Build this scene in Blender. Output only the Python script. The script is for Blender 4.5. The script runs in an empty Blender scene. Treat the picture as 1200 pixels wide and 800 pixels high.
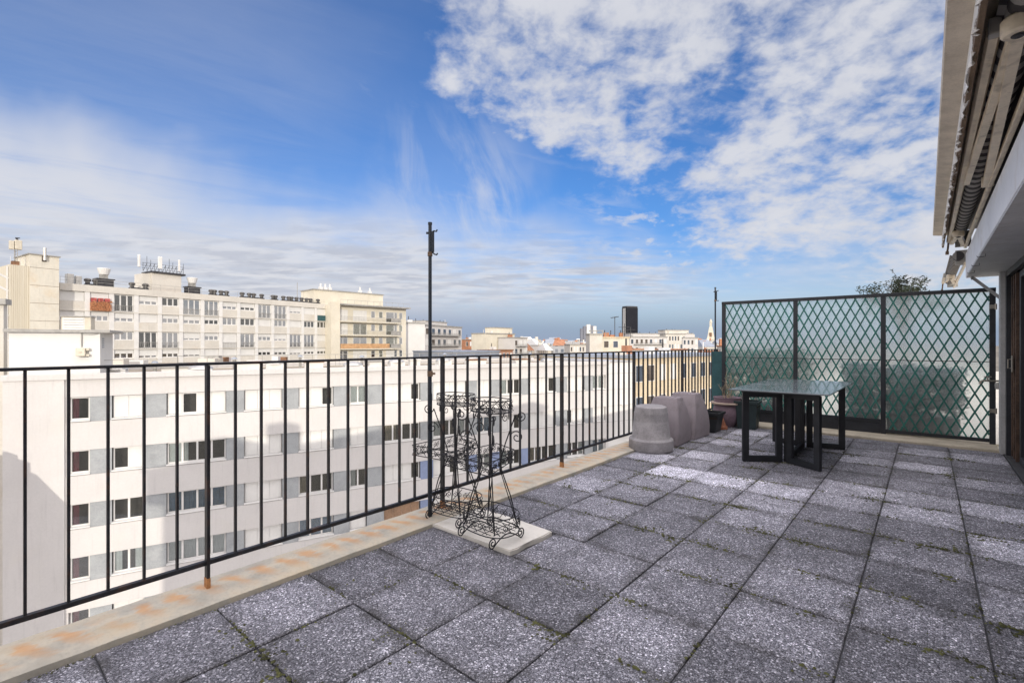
import bpy, bmesh, math, random
from mathutils import Vector, Matrix
random.seed(11)
rad = math.radians
sc = bpy.context.scene
COL = sc.collection

# ------------------------------------------------------------------ camera, sky, sun, exposure
H = 1.30                                    # eye height above the terrace tiles
TH = rad(40.5)                              # the view turns 40.5 degrees left of the railing's direction (+Y)
FX = 569.0; U0 = 600.0; V0 = 402.0
Fv = Vector((-math.sin(TH), math.cos(TH), 0)); Rv = Vector((math.cos(TH), math.sin(TH), 0))
cam = bpy.data.cameras.new('camera'); camo = bpy.data.objects.new('camera', cam); COL.objects.link(camo)
camo.location = (0, 0, H); camo.rotation_euler = (rad(90), 0, TH)
cam.sensor_width = 36; cam.lens = FX/1200*36; cam.shift_y = 2/1200; cam.clip_start = 0.05; cam.clip_end = 9000
sc.camera = camo

SUN_AZ = rad(-40); SUN_EL = rad(11.5)
S = Vector((math.cos(SUN_AZ)*math.cos(SUN_EL), math.sin(SUN_AZ)*math.cos(SUN_EL), math.sin(SUN_EL)))
sun = bpy.data.lights.new('sun', 'SUN'); sun.energy = 2.3; sun.angle = rad(0.5); sun.color = (1.0, 0.92, 0.80)
suno = bpy.data.objects.new('sun', sun); COL.objects.link(suno)
suno.rotation_euler = S.to_track_quat('Z', 'Y').to_euler()

sc.view_settings.view_transform = 'Standard'; sc.view_settings.look = 'None'
sc.view_settings.gamma = 1; sc.view_settings.use_curve_mapping = False
sc.view_settings.exposure = 0.16
sc.cycles.use_denoising = True
sc.cycles.max_bounces = 8; sc.cycles.transparent_max_bounces = 12

class NT:
    """small helper for building node trees"""
    def __init__(s, tree): s.t = tree; s.n = tree.nodes; s.l = tree.links
    def new(s, typ, **kw):
        nd = s.n.new(typ)
        for k, v in kw.items(): setattr(nd, k, v)
        return nd
    def put(s, sock, v):
        if v is None: return
        if isinstance(v, bpy.types.NodeSocket): s.l.new(v, sock)
        else: sock.default_value = v
    def m(s, op, a, b=None, c=None, clamp=False):
        nd = s.new('ShaderNodeMath', operation=op, use_clamp=clamp)
        s.put(nd.inputs[0], a); s.put(nd.inputs[1], b)
        if c is not None: s.put(nd.inputs[2], c)
        return nd.outputs[0]
    def vm(s, op, a, b=None):
        nd = s.new('ShaderNodeVectorMath', operation=op)
        s.put(nd.inputs[0], a); s.put(nd.inputs[1], b)
        return nd.outputs['Value'] if op in ('DOT_PRODUCT', 'LENGTH') else nd.outputs[0]
    def sstep(s, x, lo, hi, a=0.0, b=1.0):
        nd = s.new('ShaderNodeMapRange', interpolation_type='SMOOTHSTEP')
        s.put(nd.inputs[0], x)
        if lo > hi: lo, hi, a, b = hi, lo, b, a
        nd.inputs[1].default_value = lo; nd.inputs[2].default_value = hi
        nd.inputs[3].default_value = a; nd.inputs[4].default_value = b
        return nd.outputs[0]
    def noise(s, vec, scale, detail=4, rough=.55, dist=0.0, col=False):
        nd = s.new('ShaderNodeTexNoise')
        s.put(nd.inputs['Vector'], vec); nd.inputs['Scale'].default_value = scale
        nd.inputs['Detail'].default_value = detail; nd.inputs['Roughness'].default_value = rough
        nd.inputs['Distortion'].default_value = dist
        return nd.outputs['Color'] if col else nd.outputs[0]
    def mix(s, f, a, b, kind='MIX'):
        nd = s.new('ShaderNodeMix', data_type='RGBA', blend_type=kind)
        s.put(nd.inputs[0], f)
        s.put(nd.inputs[6], (*a, 1) if isinstance(a, tuple) and len(a) == 3 else a)
        s.put(nd.inputs[7], (*b, 1) if isinstance(b, tuple) and len(b) == 3 else b)
        return nd.outputs[2]
    def scale(s, vec, xyz):
        return s.vm('MULTIPLY', vec, xyz)
    def comb(s, x, y, z):
        nd = s.new('ShaderNodeCombineXYZ'); s.put(nd.inputs[0], x); s.put(nd.inputs[1], y); s.put(nd.inputs[2], z)
        return nd.outputs[0]
    def sep(s, v):
        nd = s.new('ShaderNodeSeparateXYZ'); s.put(nd.inputs[0], v); return nd.outputs

def build_world():
    w = bpy.data.worlds.new('World'); sc.world = w; w.use_nodes = True
    T = NT(w.node_tree); T.n.clear()
    out = T.new('ShaderNodeOutputWorld')
    sky = T.new('ShaderNodeTexSky', sky_type='NISHITA', sun_disc=False)
    sky.sun_elevation = SUN_EL; sky.sun_rotation = rad(90) - SUN_AZ
    sky.altitude = 50; sky.air_density = 1.0; sky.dust_density = 0.6; sky.ozone_density = 2.0
    d = T.new('ShaderNodeTexCoord').outputs['Generated']
    x, y, z = T.sep(d)
    zc = T.m('MAXIMUM', z, 0.0)
    # cloud sheet seen in perspective: direction projected on a level plane
    den = T.m('ADD', zc, 0.07)
    f_ = T.vm('DOT_PRODUCT', d, tuple(Fv)); r_ = T.vm('DOT_PRODUCT', d, tuple(Rv))
    px = T.m('DIVIDE', r_, den); py = T.m('DIVIDE', f_, den)
    p = T.comb(px, py, 0.0)
    fa = T.m('MAXIMUM', T.m('ABSOLUTE', f_), 0.15)
    a = T.m('DIVIDE', r_, fa); b = T.m('DIVIDE', zc, fa)       # bearing and height around the compass direction of the skyline
    wob = T.noise(T.comb(a, b, 0.0), 2.6, 4, .55)
    wob = T.m('SUBTRACT', wob, .5)
    wob2 = T.m('SUBTRACT', T.noise(T.comb(T.m('ADD', a, 7.3), b, 0.0), 2.2, 4, .55), .5)
    a2 = T.m('MULTIPLY_ADD', wob, .42, a); b2 = T.m('MULTIPLY_ADD', wob2, .34, b)
    # --- mackerel field upper right, a diagonal bank of small puffs
    den2 = T.m('ADD', zc, 0.33)
    q = T.comb(T.m('DIVIDE', r_, den2), T.m('DIVIDE', f_, den2), 0.5)
    puff = T.noise(q, 16.0, 6, .58, .2)
    puffb = T.noise(q, 5.0, 5, .58, .3)
    a3 = T.m('MULTIPLY_ADD', wob, .20, a); b3 = T.m('MULTIPLY_ADD', wob2, .20, b)
    arm1 = T.m('MULTIPLY', T.sstep(T.m('ADD', b3, T.m('MULTIPLY', a3, .406)), .34, .50), T.sstep(a3, -.30, -.06))
    arm2 = T.m('MULTIPLY', T.sstep(T.m('ADD', a3, T.m('MULTIPLY', b3, .25)), .28, .52), T.sstep(b3, .10, .24))
    cov = T.m('MAXIMUM', arm1, arm2)
    gapd = T.m('ABSOLUTE', T.m('SUBTRACT', T.m('SUBTRACT', a3, .36), T.m('MULTIPLY', T.m('SUBTRACT', b3, .40), .45)))
    cov = T.m('MULTIPLY', cov, T.m('SUBTRACT', 1.0, T.m('MULTIPLY', T.m('MULTIPLY', T.sstep(gapd, .09, .0), T.sstep(b3, .66, .5)), .30)))
    t = T.m('ADD', T.m('MULTIPLY', puff, .60), T.m('MULTIPLY', puffb, .64))
    t = T.m('ADD', t, T.m('MULTIPLY', T.m('SUBTRACT', cov, 1.0), .42))
    A = T.sstep(t, .42, .74, 0, .93)
    # --- veil of cirrus sweeping up to the left
    cd = T.m('ADD', b2, T.m('MULTIPLY', a2, .36))          # falls to the right
    veil = T.m('MULTIPLY', T.sstep(cd, .30, -.06), T.sstep(a2, .16, -.22))
    rot = T.comb(T.m('ADD', T.m('MULTIPLY', px, .80), T.m('MULTIPLY', py, .60)), T.m('MULTIPLY', T.m('SUBTRACT', T.m('MULTIPLY', py, .80), T.m('MULTIPLY', px, .60)), 3.2), 2.0)
    st = T.noise(rot, .9, 7, .62, .6)
    B = T.m('MULTIPLY', veil, T.sstep(st, .20, .58, .55, 1.0))
    B = T.m('MAXIMUM', B, T.m('MULTIPLY', T.sstep(st, .52, .80), .35))
    B = T.m('MAXIMUM', B, T.m('MULTIPLY', T.sstep(a2, .02, -.75), T.sstep(st, .15, .75, .08, .26)))
    B = T.m('MULTIPLY', B, .92)
    # --- low layered bank over the skyline, rippled and greyer
    rip = T.noise(T.scale(p, (.75, 1.5, 1)), 1.7, 6, .62, .2)
    low = T.m('MULTIPLY', T.sstep(b, .05, .11), T.sstep(b2, .29, .14))
    low = T.m('MULTIPLY', low, T.sstep(a2, .46, .18, .25, 1.0))
    C = T.m('MULTIPLY', low, T.sstep(rip, .32, .62, .35, .92))
    ripl = T.noise(T.scale(p, (.8, 1.3, 1)), 2.6, 5, .6, .2)
    # a soft thin haze of high cloud lower right
    hz = T.m('MULTIPLY', T.m('MULTIPLY', T.sstep(a2, .30, .70), T.sstep(b2, .42, .20)), T.sstep(b, .10, .18))
    Dn = T.m('MULTIPLY', hz, T.sstep(puffb, .30, .62, .25, .75))
    # thin upright wisps in the middle of the view and a few stray puffs lower right
    wn = T.noise(T.comb(T.m('MULTIPLY', T.m('ADD', a, T.m('MULTIPLY', b, .3)), 7.0), T.m('MULTIPLY', b, 3.0), 4.0), 1.6, 6, .62, .5)
    W = T.m('MULTIPLY', T.m('MULTIPLY', T.sstep(T.m('ABSOLUTE', T.m('ADD', a2, .10)), .22, .03), T.sstep(b2, .52, .30)), T.sstep(wn, .38, .68, .10, .62))
    sp = T.noise(T.comb(T.m('MULTIPLY', a, 1.0), T.m('MULTIPLY', b, 1.9), 9.0), 15.0, 5, .6, .2)
    W2 = T.m('MULTIPLY', T.m('MULTIPLY', T.sstep(T.m('ABSOLUTE', T.m('SUBTRACT', a2, .30)), .20, .04), T.sstep(T.m('ABSOLUTE', T.m('SUBTRACT', b2, .23)), .13, .02)), T.sstep(sp, .50, .66, 0, .8))
    A = T.m('MAXIMUM', A, T.m('MAXIMUM', W, W2))
    dens = T.m('SUBTRACT', 1.0, T.m('MULTIPLY', T.m('MULTIPLY', T.m('SUBTRACT', 1.0, A), T.m('SUBTRACT', 1.0, B)), T.m('MULTIPLY', T.m('SUBTRACT', 1.0, C), T.m('SUBTRACT', 1.0, Dn))))
    # pale haze along the horizon, and unseen bright cloud added behind and overhead to light the shaded terrace
    Hz = T.m('MULTIPLY', T.sstep(b, .19, .0), .88)
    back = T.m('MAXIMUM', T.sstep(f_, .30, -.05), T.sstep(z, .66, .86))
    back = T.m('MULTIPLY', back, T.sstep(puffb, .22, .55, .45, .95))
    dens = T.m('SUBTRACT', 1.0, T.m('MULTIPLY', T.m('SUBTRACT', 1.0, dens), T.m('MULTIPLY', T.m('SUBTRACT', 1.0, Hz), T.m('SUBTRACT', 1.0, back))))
    shade = T.m('MULTIPLY', C, T.sstep(ripl, .62, .40))
    shadeA = T.sstep(puffb, .72, .40, 0, .35)
    ccol = T.mix(T.m('MAXIMUM', shade, T.m('MULTIPLY', shadeA, A)), (.76, .77, .82), (.54, .57, .66))
    ccol = T.mix(T.sstep(b, .11, .02), ccol, (.34, .41, .57))
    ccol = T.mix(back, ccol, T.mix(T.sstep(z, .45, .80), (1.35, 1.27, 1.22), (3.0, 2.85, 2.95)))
    # nishita sky pulled a little towards the deep blue of the photograph
    skyc = T.mix(1.0, sky.outputs[0], (.36, .60, .98), 'MULTIPLY')
    bg1 = T.new('ShaderNodeBackground'); T.put(bg1.inputs[0], skyc); bg1.inputs[1].default_value = 0.15
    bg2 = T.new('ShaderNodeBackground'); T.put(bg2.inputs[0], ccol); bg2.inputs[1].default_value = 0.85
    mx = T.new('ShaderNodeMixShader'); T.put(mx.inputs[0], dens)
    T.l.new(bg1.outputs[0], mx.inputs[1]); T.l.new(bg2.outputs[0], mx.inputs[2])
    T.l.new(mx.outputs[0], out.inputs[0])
build_world()

# ------------------------------------------------------------------ materials
def new_mat(name):
    m = bpy.data.materials.new(name); m.use_nodes = True
    T = NT(m.node_tree); bs = T.n['Principled BSDF']
    return m, T, bs
def setb(T, bs, **kw):
    names = dict(col='Base Color', rough='Roughness', metal='Metallic', spec='Specular IOR Level', nrm='Normal', trans='Transmission Weight', alpha='Alpha', ior='IOR', coat='Coat Weight', croug='Coat Roughness')
    for k, v in kw.items():
        if k == 'col' and isinstance(v, tuple) and len(v) == 3: v = (*v, 1)
        T.put(bs.inputs[names[k]], v)
def bump(T, h, strength, dist=.01):
    nd = T.new('ShaderNodeBump'); T.put(nd.inputs['Height'], h)
    nd.inputs['Strength'].default_value = strength; nd.inputs['Distance'].default_value = dist
    return nd.outputs[0]
def pmat(name, col, rough=.7, var=.18, scale=3.0, fine=40.0, bmp=.15, metal=0.0, spec=.4, dirt=None, dirt_amt=.4, streak=0.0, bd=.004):
    """weathered surface: broad and fine tone changes, optional dirt patches and vertical streaks"""
    m, T, bs = new_mat(name)
    co = T.new('ShaderNodeTexCoord').outputs['Object']
    n1 = T.noise(co, scale, 5, .6); n2 = T.noise(co, fine, 3, .6)
    f = T.m('ADD', T.m('MULTIPLY', n1, .65), T.m('MULTIPLY', n2, .35))
    lo = tuple(c*(1-var*1.6) for c in col); hi = tuple(min(1, c*(1+var*1.3)) for c in col)
    c = T.mix(T.sstep(f, .28, .72), lo, hi)
    if dirt:
        c = T.mix(T.m('MULTIPLY', T.sstep(T.noise(co, scale*1.7, 6, .65, .4), .50, .74), dirt_amt), c, dirt)
    if streak:
        s_ = T.noise(T.scale(co, (6, 6, .35)), 1.2, 5, .6)
        c = T.mix(T.m('MULTIPLY', T.sstep(s_, .52, .78), streak), c, tuple(x*.55 for x in col))
    setb(T, bs, col=c, rough=T.m('ADD', rough-.08, T.m('MULTIPLY', n2, .16)), metal=metal, spec=spec)
    if bmp: setb(T, bs, nrm=bump(T, f, bmp, bd))
    return m

M = {}
M['black_steel'] = pmat('black_steel', (.016, .017, .021), .5, .5, 6, 90, .25, spec=.45, dirt=(.10, .045, .022), dirt_amt=.65)
M['rusty_foot'] = pmat('rusty_foot', (.42, .20, .08), .85, .3, 20, 90, .4)
M['wire_black'] = pmat('wire_black', (.012, .012, .016), .5, .3, 10, 80, .1)
M['pole_steel'] = pmat('pole_steel', (.022, .030, .042), .42, .3, 6, 60, .1, spec=.5)
M['white_wall'] = pmat('white_wall', (.575, .555, .54), .85, .045, .35, 9, .05, dirt=(.58, .555, .51), dirt_amt=.4, streak=.22)
M['gable_wall'] = pmat('gable_wall', (.68, .67, .65), .85, .05, .35, 9, .05, dirt=(.62, .58, .52), dirt_amt=.3, streak=.15)
M['cream_wall'] = pmat('cream_wall', (.66, .615, .51), .85, .08, .3, 6, .05, dirt=(.55, .47, .33), dirt_amt=.3, streak=.2)
M['slab_cream'] = pmat('slab_cream', (.61, .58, .525), .85, .08, .3, 6, .05, dirt=(.50, .42, .31), dirt_amt=.35, streak=.2)
M['tower_cream'] = pmat('tower_cream', (.66, .625, .54), .85, .06, .3, 4, .05, dirt=(.60, .46, .28), dirt_amt=.4, streak=.35)
M['white_trim'] = pmat('white_trim', (.70, .69, .67), .6, .06, 1.2, 12, .04)
M['ochre_wall'] = pmat('ochre_wall', (.62, .52, .37), .85, .12, .3, 5, .05, dirt=(.50, .36, .20), dirt_amt=.4, streak=.2)
M['brick_orange'] = pmat('brick_orange', (.40, .19, .11), .85, .2, .6, 6, .1)
M['zinc'] = pmat('zinc', (.30, .33, .38), .45, .12, .5, 6, .05, metal=.0, spec=.5)
M['zinc_blue'] = pmat('zinc_blue', (.26, .29, .35), .5, .12, .5, 6, .05)
M['gravel_roof'] = pmat('gravel_roof', (.33, .28, .21), .95, .3, .6, 8, .2, dirt=(.16, .12, .09), dirt_amt=.6)
M['grey_panel'] = pmat('grey_panel', (.32, .335, .345), .8, .14, .8, 16, .1, dirt=(.41, .42, .43), dirt_amt=.5)
M['blue_panel'] = pmat('blue_panel', (.22, .27, .41), .7, .12, .8, 16, .1)
M['room_dark'] = pmat('room_dark', (.11, .092, .08), .9, .3, .8, 3, 0)
M['brown_door'] = pmat('brown_door', (.30, .19, .12), .7, .2, 1, 10, .05)
M['dark_metal'] = pmat('dark_metal', (.05, .05, .055), .6, .4, 1.5, 10, .1)
M['cowl_dark'] = pmat('cowl_dark', (.085, .08, .078), .6, .4, 1.5, 10, .1)
M['vent_grey'] = pmat('vent_grey', (.33, .32, .30), .5, .2, 1.5, 10, .1)
M['steel_bright'] = pmat('steel_bright', (.62, .60, .56), .35, .12, 2, 15, .05, metal=.6)
M['brown_roof'] = pmat('brown_roof', (.22, .12, .07), .85, .3, 1.5, 10, .1)
M['curtain_white'] = pmat('curtain_white', (.80, .79, .76), .9, .06, 2, 20, 0)
M['shutter_white'] = pmat('shutter_white', (.68, .672, .65), .55, .04, 1, 10, 0)
M['curtain_red'] = pmat('curtain_red', (.20, .03, .05), .9, .2, 2, 20, 0)
M['curtain_blue'] = pmat('curtain_blue', (.22, .33, .46), .9, .2, 2, 20, 0)
M['curtain_beige'] = pmat('curtain_beige', (.45, .36, .26), .9, .2, 2, 20, 0)
M['red_cloth'] = pmat('red_cloth', (.42, .10, .09), .9, .3, 3, 20, 0)
M['orange_flower'] = pmat('orange_flower', (.45, .20, .10), .9, .4, 6, 20, 0)
M['orange_board'] = pmat('orange_board', (.52, .31, .16), .8, .2, 2, 20, 0)
M['teal_cloth'] = pmat('teal_cloth', (.035, .095, .105), .8, .2, 3, 20, 0)
M['tower_dark'] = pmat('tower_dark', (.013, .014, .020), .5, .2, .02, .3, 0, spec=.22)
M['asphalt'] = pmat('asphalt', (.06, .06, .06), .9, .25, .3, 5, .1)
M['pale_paving'] = pmat('pale_paving', (.78, .77, .75), .9, .04, .4, 6, .05)
M['city_ground'] = pmat('city_ground', (.20, .18, .15), .95, .35, .01, .2, 0)
M['own_wall'] = pmat('own_wall', (.62, .58, .50), .85, .08, 1.0, 14, .1)
M['lintel_white'] = pmat('lintel_white', (.76, .76, .77), .55, .06, 2.0, 25, .08, dirt=(.45, .36, .26), dirt_amt=.35)
M['soffit_grey'] = pmat('soffit_grey', (.54, .54, .55), .6, .10, 3.0, 35, .1, dirt=(.30, .25, .20), dirt_amt=.35)
M['eave_beige'] = pmat('eave_beige', (.68, .60, .49), .7, .12, 8, 120, .25, dirt=(.46, .38, .28), dirt_amt=.4)
M['paint_flake'] = pmat('paint_flake', (.80, .78, .74), .7, .06, 6, 40, .2)
M['rotten_wood'] = pmat('rotten_wood', (.18, .12, .08), .9, .4, 8, 60, .5)
M['cream_metal'] = pmat('cream_metal', (.74, .64, .49), .45, .10, 5, 60, .08, dirt=(.22, .17, .12), dirt_amt=.55)
M['grey_trim'] = pmat('grey_trim', (.42, .42, .42), .6, .15, 4, 50, .1)
M['door_brown'] = pmat('door_brown', (.085, .052, .036), .55, .4, 5, 50, .2, dirt=(.17, .11, .07), dirt_amt=.5)
M['threshold'] = pmat('threshold', (.06, .06, .065), .55, .2, 4, 60, .1)
M['trellis_green'] = pmat('trellis_green', (.030, .155, .130), .5, .3, 6, 60, .1)
M['frame_dark'] = pmat('frame_dark', (.018, .021, .028), .45, .3, 5, 60, .1, spec=.5)
M['kerb_cream'] = pmat('kerb_cream', (.52, .46, .36), .9, .14, 4, 60, .3, dirt=(.28, .22, .15), dirt_amt=.4)
M['patch_concrete'] = pmat('patch_concrete', (.68, .65, .59), .9, .06, 4, 60, .25, dirt=(.50, .43, .33), dirt_amt=.4)
M['pot_grey'] = pmat('pot_grey', (.30, .285, .29), .9, .2, 6, 70, .25, dirt=(.42, .40, .41), dirt_amt=.5, streak=.15)
M['planter_mauve'] = pmat('planter_mauve', (.275, .24, .255), .8, .10, 3, 90, .14, dirt=(.13, .11, .105), dirt_amt=.5)
M['bowl_mauve'] = pmat('bowl_mauve', (.20, .14, .17), .75, .2, 5, 60, .15, dirt=(.10, .08, .07), dirt_amt=.4)
M['saucer_tan'] = pmat('saucer_tan', (.42, .33, .27), .85, .15, 6, 60, .15)
M['terracotta'] = pmat('terracotta', (.26, .10, .055), .9, .3, 14, 90, .3, dirt=(.42, .31, .24), dirt_amt=.6)
M['black_plastic'] = pmat('black_plastic', (.018, .021, .023), .5, .25, 6, 60, .05, spec=.5)
M['soil'] = pmat('soil', (.05, .035, .025), .95, .4, 20, 90, .6)
M['dry_twig'] = pmat('dry_twig', (.34, .27, .18), .9, .3, 20, 90, 0)
M['leaf_dark'] = pmat('leaf_dark', (.045, .060, .030), .6, .5, 3, 20, 0)
M['hedge_green'] = pmat('hedge_green', (.065, .16, .10), .7, .5, 3, 20, 0)
M['hedge_teal'] = pmat('hedge_teal', (.045, .11, .115), .7, .4, 3, 20, 0)
M['bark'] = pmat('bark', (.10, .075, .05), .9, .3, 8, 60, .4)
M['moss'] = pmat('moss', (.085, .088, .034), .95, .6, 9, 200, .3, dirt=(.030, .026, .018), dirt_amt=.95)
M['brass'] = pmat('brass', (.35, .32, .28), .4, .2, 10, 60, .05, metal=.7)
M['leather_beige'] = pmat('beige_plastic', (.60, .55, .45), .6, .1, 3, 20, .05)

def glass_mat(name, tint, mixlo=.12):
    m, T, bs = new_mat(name); T.n.remove(bs)
    out = T.n['Material Output']
    tr = T.new('ShaderNodeBsdfTransparent'); tr.inputs[0].default_value = (*tint, 1)
    gl = T.new('ShaderNodeBsdfGlossy'); gl.inputs['Roughness'].default_value = .03; gl.inputs[0].default_value = (.9, .9, .9, 1)
    fr = T.new('ShaderNodeFresnel'); fr.inputs[0].default_value = 1.5
    f = T.m('ADD', T.m('MULTIPLY', fr.outputs[0], .9), mixlo, clamp=True)
    mx = T.new('ShaderNodeMixShader'); T.put(mx.inputs[0], f)
    T.l.new(tr.outputs[0], mx.inputs[1]); T.l.new(gl.outputs[0], mx.inputs[2]); T.l.new(mx.outputs[0], out.inputs[0])
    return m
M['glass'] = glass_mat('window_glass', (.80, .83, .84), .05)
M['glass_sky'] = glass_mat('window_glass_sky', (.45, .5, .55), .30)
def frosted():
    m, T, bs = new_mat('frosted_glass')
    co = T.new('ShaderNodeTexCoord').outputs['Object']
    rib = T.noise(T.scale(co, (60, 60, 4)), 1.5, 3, .6)
    n = T.noise(co, 1.6, 4, .6)
    c = T.mix(T.sstep(n, .3, .75), (.90, .97, .96), (.97, .995, .99))
    setb(T, bs, col=c, rough=.24, trans=.90, ior=1.25, spec=.4, nrm=bump(T, rib, .25, .003))
    tl_ = T.new('ShaderNodeBsdfTranslucent'); tl_.inputs[0].default_value = (.86, .95, .93, 1)
    mx = T.new('ShaderNodeMixShader'); mx.inputs[0].default_value = .14
    T.l.new(bs.outputs[0], mx.inputs[1]); T.l.new(tl_.outputs[0], mx.inputs[2]); T.l.new(mx.outputs[0], T.n['Material Output'].inputs[0])
    return m
M['frosted'] = frosted()
def table_glass():
    m, T, bs = new_mat('table_top_glass')
    co = T.new('ShaderNodeTexCoord').outputs['Object']
    n = T.noise(co, 4, 5, .6)
    setb(T, bs, col=T.mix(n, (.085, .10, .11), (.17, .20, .215)), rough=T.sstep(n, .3, .8, .10, .26), spec=.9, coat=.3)
    return m
M['table_glass'] = table_glass()
M['table_frame'] = pmat('table_frame', (.014, .016, .020), .42, .3, 6, 60, .08, spec=.5)

TS = .477; TY = .4625; X0 = -5.57*TS; Y0 = 1.826*TS
def tile_mat():
    """washed-aggregate paving: pale and dark chips set in dark cement"""
    m, T, bs = new_mat('aggregate_tile')
    co = T.new('ShaderNodeTexCoord').outputs['Object']
    at = T.new('ShaderNodeAttribute', attribute_name='tone').outputs['Fac']
    def vor(scale):
        v = T.new('ShaderNodeTexVoronoi', feature='F1'); v.inputs['Scale'].default_value = scale; T.put(v.inputs['Vector'], co)
        return v
    v1 = vor(112); v2 = vor(250)
    r1 = T.sep(v1.outputs['Color'])[0]; r2 = T.sep(v2.outputs['Color'])[1]
    chip = T.m('MULTIPLY', T.sstep(v1.outputs['Distance'], .66, .40), T.sstep(r1, .30, .40))
    def ramp_(v, stops):
        rp = T.new('ShaderNodeValToRGB'); T.put(rp.inputs[0], v); el = rp.color_ramp.elements
        el[0].position = stops[0][0]; el[0].color = (*stops[0][1], 1); el[1].position = stops[-1][0]; el[1].color = (*stops[-1][1], 1)
        for p_, c_ in stops[1:-1]:
            e = el.new(p_); e.color = (*c_, 1)
        return rp.outputs[0]
    big_ch = ramp_(r1, [(.3, (.06, .06, .064)), (.55, (.13, .13, .138)), (.78, (.22, .22, .228)), (.92, (.36, .355, .36)), (1.0, (.60, .59, .59))])
    sm_ch = ramp_(r2, [(0, (.020, .020, .023)), (.5, (.075, .075, .08)), (.8, (.16, .16, .168)), (1.0, (.38, .375, .38))])
    c = T.mix(chip, sm_ch, big_ch)
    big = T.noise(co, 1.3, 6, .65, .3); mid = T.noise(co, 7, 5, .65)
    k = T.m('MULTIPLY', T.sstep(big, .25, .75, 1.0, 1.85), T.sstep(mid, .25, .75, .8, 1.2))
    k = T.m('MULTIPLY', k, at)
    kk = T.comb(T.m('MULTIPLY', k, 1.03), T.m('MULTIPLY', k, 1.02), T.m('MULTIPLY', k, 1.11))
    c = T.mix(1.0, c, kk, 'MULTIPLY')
    soot = T.m('MULTIPLY', T.sstep(T.noise(co, 2.6, 7, .72, .6), .56, .72), .55)
    c = T.mix(soot, c, (.026, .025, .024))
    # grime and lichen gathered along the joints
    x, y, z = T.sep(co)
    wj = T.m('MULTIPLY', T.m('SUBTRACT', T.noise(co, 8, 6, .7), .5), .42)
    ex = T.m('ABSOLUTE', T.m('SUBTRACT', T.m('FRACT', T.m('DIVIDE', T.m('SUBTRACT', x, X0), TS)), .5))
    ey = T.m('ABSOLUTE', T.m('SUBTRACT', T.m('FRACT', T.m('DIVIDE', T.m('SUBTRACT', y, Y0), TY)), .5))
    gj = T.m('MAXIMUM', T.sstep(T.m('ADD', ex, wj), .36, .53), T.sstep(T.m('ADD', ey, wj), .32, .52))
    gj = T.m('MULTIPLY', gj, T.sstep(T.noise(co, 3.3, 5, .65), .34, .62))
    c = T.mix(T.m('MULTIPLY', gj, .66), c, (.034, .031, .027))
    hgt = T.m('MULTIPLY', chip, r1)
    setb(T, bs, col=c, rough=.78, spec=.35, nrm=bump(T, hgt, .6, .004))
    return m
M['tile'] = tile_mat()

PITCH = 1.61/12; Y0P = .89
def kerb_mat():
    """lichen-grey concrete ledge with a rust bloom at the foot line of every bar"""
    m, T, bs = new_mat('rust_stained_kerb')
    co = T.new('ShaderNodeTexCoord').outputs['Object']
    x, y, z = T.sep(co)
    n1 = T.noise(co, 5, 6, .65); n2 = T.noise(co, 60, 4, .6); n3 = T.noise(T.scale(co, (9, 3, 1)), 1.6, 5, .65, .5)
    base = T.mix(T.sstep(n1, .3, .7), (.40, .375, .32), (.62, .575, .475))
    base = T.mix(T.m('MULTIPLY', T.sstep(n2, .45, .75), .4), base, (.33, .30, .25))
    yy = T.m('ADD', y, T.m('MULTIPLY', T.m('SUBTRACT', n3, .5), .20))
    yy = T.m('ADD', yy, T.m('MULTIPLY', T.m('ADD', x, 2.84), -.35))
    ph = T.m('FRACT', T.m('DIVIDE', T.m('SUBTRACT', yy, Y0P), PITCH))
    ph = T.m('ABSOLUTE', T.m('SUBTRACT', ph, .5))
    st = T.sstep(ph, .10, .46)
    ac = T.m('MULTIPLY', T.sstep(x, -2.93, -2.86), T.sstep(T.m('ADD', x, T.m('MULTIPLY', n3, .16)), -2.60, -2.76))
    st = T.m('MULTIPLY', T.m('MULTIPLY', st, ac), T.sstep(T.noise(co, 3.1, 4, .6), .28, .50))
    base = T.mix(T.m('MULTIPLY', T.sstep(n1, .40, .75), .6), base, (.46, .35, .21))
    c = T.mix(T.m('MULTIPLY', st, .78), base, T.mix(n2, (.50, .22, .08), (.64, .40, .20)))
    setb(T, bs, col=c, rough=.9, spec=.3, nrm=bump(T, T.m('ADD', n1, T.m('MULTIPLY', n2, .5)), .4, .006))
    return m
M['kerb'] = kerb_mat()

def stripe_mat():
    m, T, bs = new_mat('striped_canvas')
    co = T.new('ShaderNodeTexCoord').outputs['Object']
    x, y, z = T.sep(co)
    ph = T.m('FRACT', T.m('ADD', T.m('DIVIDE', y, .155), T.m('MULTIPLY', x, 1.2)))
    f = T.sstep(ph, .48, .52)
    n = T.noise(co, 40, 4, .6)
    c = T.mix(f, (.045, .046, .054), (.34, .33, .31))
    c = T.mix(T.m('MULTIPLY', n, .35), c, (.16, .13, .10))
    setb(T, bs, col=c, rough=.9, spec=.2, nrm=bump(T, n, .3, .003))
    return m
M['stripe'] = stripe_mat()
def flaking():
    """white paint that has come off in ragged patches along the board's lower edge, bare wood beneath"""
    m, T, bs = new_mat('flaking_paint')
    co = T.new('ShaderNodeTexCoord').outputs['Object']; x, y, z = T.sep(co)
    n = T.noise(T.scale(co, (1, .55, 1)), 16, 6, .7, .6)
    f = T.sstep(T.m('ADD', n, T.m('MULTIPLY', T.m('SUBTRACT', z, H+1.33), -2.3)), .53, .58)
    w = T.mix(T.noise(co, 60, 4, .6), (.10, .06, .035), (.26, .18, .11))
    setb(T, bs, col=T.mix(f, (.82, .80, .76), w), rough=.8, nrm=bump(T, f, .6, -.004))
    return m
M['flaking'] = flaking()
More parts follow.
